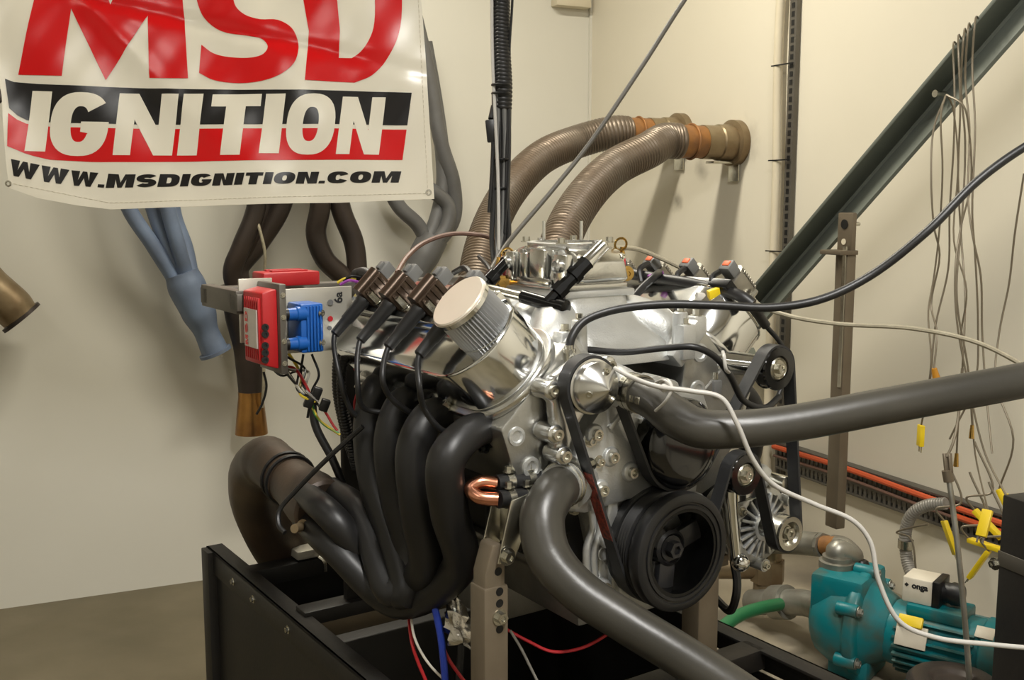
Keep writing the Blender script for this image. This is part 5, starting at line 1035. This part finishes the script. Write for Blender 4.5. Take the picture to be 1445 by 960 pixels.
# pipework of the pump
pw = thing('pipework', 'galvanised pipes and elbow joining the teal pump to the wall main', 'pipe', at(1130, 860, 2.7))
ptop = pc - AXP * .06 + EZ * .12
MB().lathe(ptop, EZ, [(0, .044), (.018, .044), (.02, .036), (.03, .036)], 28).build('flange', 'galv', pw)
e1_ = at(1195, 780, PD + .02); MB().tube([ptop + EZ * .02, ptop + EZ * .045, at(1203, 786, PD + .03), at(1190, 773, PD + .06), at(1176, 770, PD + .09)], .027, 20, 8).build('elbow', 'galv', pw)
MB().cyl(at(1182, 770, PD + .075), at(1163, 770, PD + .11), .025, n=20).build('rusty_nipple', 'rust', pw); MB().ring(at(1163, 770, PD + .11), at(1150, 768, PD + .14) - at(1163, 770, PD + .11), [(0, .024), (0, .032), (.02, .032), (.02, .024)], 8).build('union_nut', 'galv', pw)
MB().tube([at(1158, 769, PD + .12), at(1120, 766, PD + .2), at(1070, 765, PD + .28), at(1000, 765, PD + .4)], .031, 18, 4).build('outlet_pipe', 'galv', pw)
MB().tube([pc - AXP * .08 - EZ * .0, at(1140, 852, PD + .12), at(1105, 850, PD + .2), at(1060, 850, PD + .3)], .034, 18, 4).build('inlet_pipe', 'galv', pw)
MB().ring(at(1108, 850, PD + .19), at(1095, 850, PD + .22) - at(1108, 850, PD + .19), [(-.01, .033), (-.01, .045), (.04, .045), (.04, .033)], 24).build('coupling', 'galv', pw)
MB().tube([at(1085, 770, PD + .3), at(1083, 810, PD + .3), at(1080, 845, PD + .3)], .036, 18, 4).build('riser', 'rust_steel', pw); MB().ring(at(1083, 805, PD + .3), EZ, [(-.03, .036), (-.03, .046), (.03, .046), (.03, .036)], 8).build('valve_nut', 'rust_steel', pw)
MB().tube([at(1085, 800, PD + .3), at(1050, 800, PD + .32), at(980, 800, PD + .36)], .034, 18, 4).build('side_pipe', 'rust_steel', pw)
wire('green_hose', pts((1100, 853, 2.68), (1075, 858, 2.62), (1045, 868, 2.56), (1020, 885, 2.5), (990, 910, 2.45)), .016, 'green_hose', 'green garden hose clamped to the galvanised pump inlet', 'hose', n=14)
wire('capillary_tube', [onright(x_, 0, .03) * 1 - EZ * (onright(x_, 0, .03).z - zb - .06) for x_ in (1045, 1100, 1180, 1260)], .006, 'cable_brown', 'thin reddish tube running low along the right wall behind the pump', 'tube')
wire('black_lead', pts((1035, 790, 1.9), (1040, 820, 1.9), (1038, 845, 1.9), (1030, 862, 1.92), (1015, 850, 1.95), (1003, 835, 1.98)), .008, 'black_rubber', 'black lead hanging beside the crank pulley below the alternator', 'cable')
# steel rod with a clevis
rd = thing('steel_rod', 'long thin steel rod with a clevis at its top standing in front of the pump', 'rod', at(1368, 1000, 2.2))
MB().tube(pts((1338, 668, 2.25), (1350, 760, 2.23), (1362, 880, 2.21), (1370, 990, 2.2)), .006, 10, 4).build('rod', 'galv', rd)
MB().bar(at(1333, 640, 2.255), at(1336, 668, 2.25), .008, .008).build('clevis_fork', 'steel_brown', rd, .001); MB().bar(at(1340, 640, 2.25), at(1342, 668, 2.245), .008, .008).build('clevis_fork', 'steel_brown', rd, .001)
MB().cyl(at(1336, 664, 2.25), at(1339, 680, 2.25), .011, n=12).build('clevis_body', 'steel_brown', rd); MB().tube(pts((1336, 645, 2.25), (1345, 625, 2.25), (1352, 590, 2.26), (1358, 520, 2.27)), .003, 6).build('hanger_wire', 'wire_thermo', rd)
# black post at the edge, round rusty cover
bp_ = thing('black_post', 'black hollow steel post with a strap standing beside the pump motor', 'post', at(1440, 960, 1.95))
c0 = at(1457, 705, 1.95); MB().box(V((c0.x + .03, c0.y, c0.z / 2)), (.11, .11, c0.z), (1, .35, 0)).build('post', 'frame_black', bp_, .003)
MB().box(V((c0.x + .03, c0.y, at(1430, 800, 1.95).z)), (.114, .114, .03), (1, .35, 0)).build('strap', 'bar_grey', bp_, .002)
MB().bolt(at(1404, 796, 1.95), (-1, -.35, 0), .008, .007).build('strap_bolt', 'zinc', bp_)
dm = at(1345, 985, 2.2); dr2 = thing('drum', 'dark rusty round drum top below the pump motor', 'drum', V((dm.x, dm.y, zb)))
zt_ = at(1345, 932, 2.28).z - zb
MB().lathe(V((dm.x, dm.y, zb)), EZ, [(0, .085), (zt_ - .03, .095), (zt_ - .012, .095), (zt_, .085), (zt_, .05), (zt_ - .01, .04), (zt_ - .01, 0)], 36).build('drum_body', 'dark_header', dr2, .004)
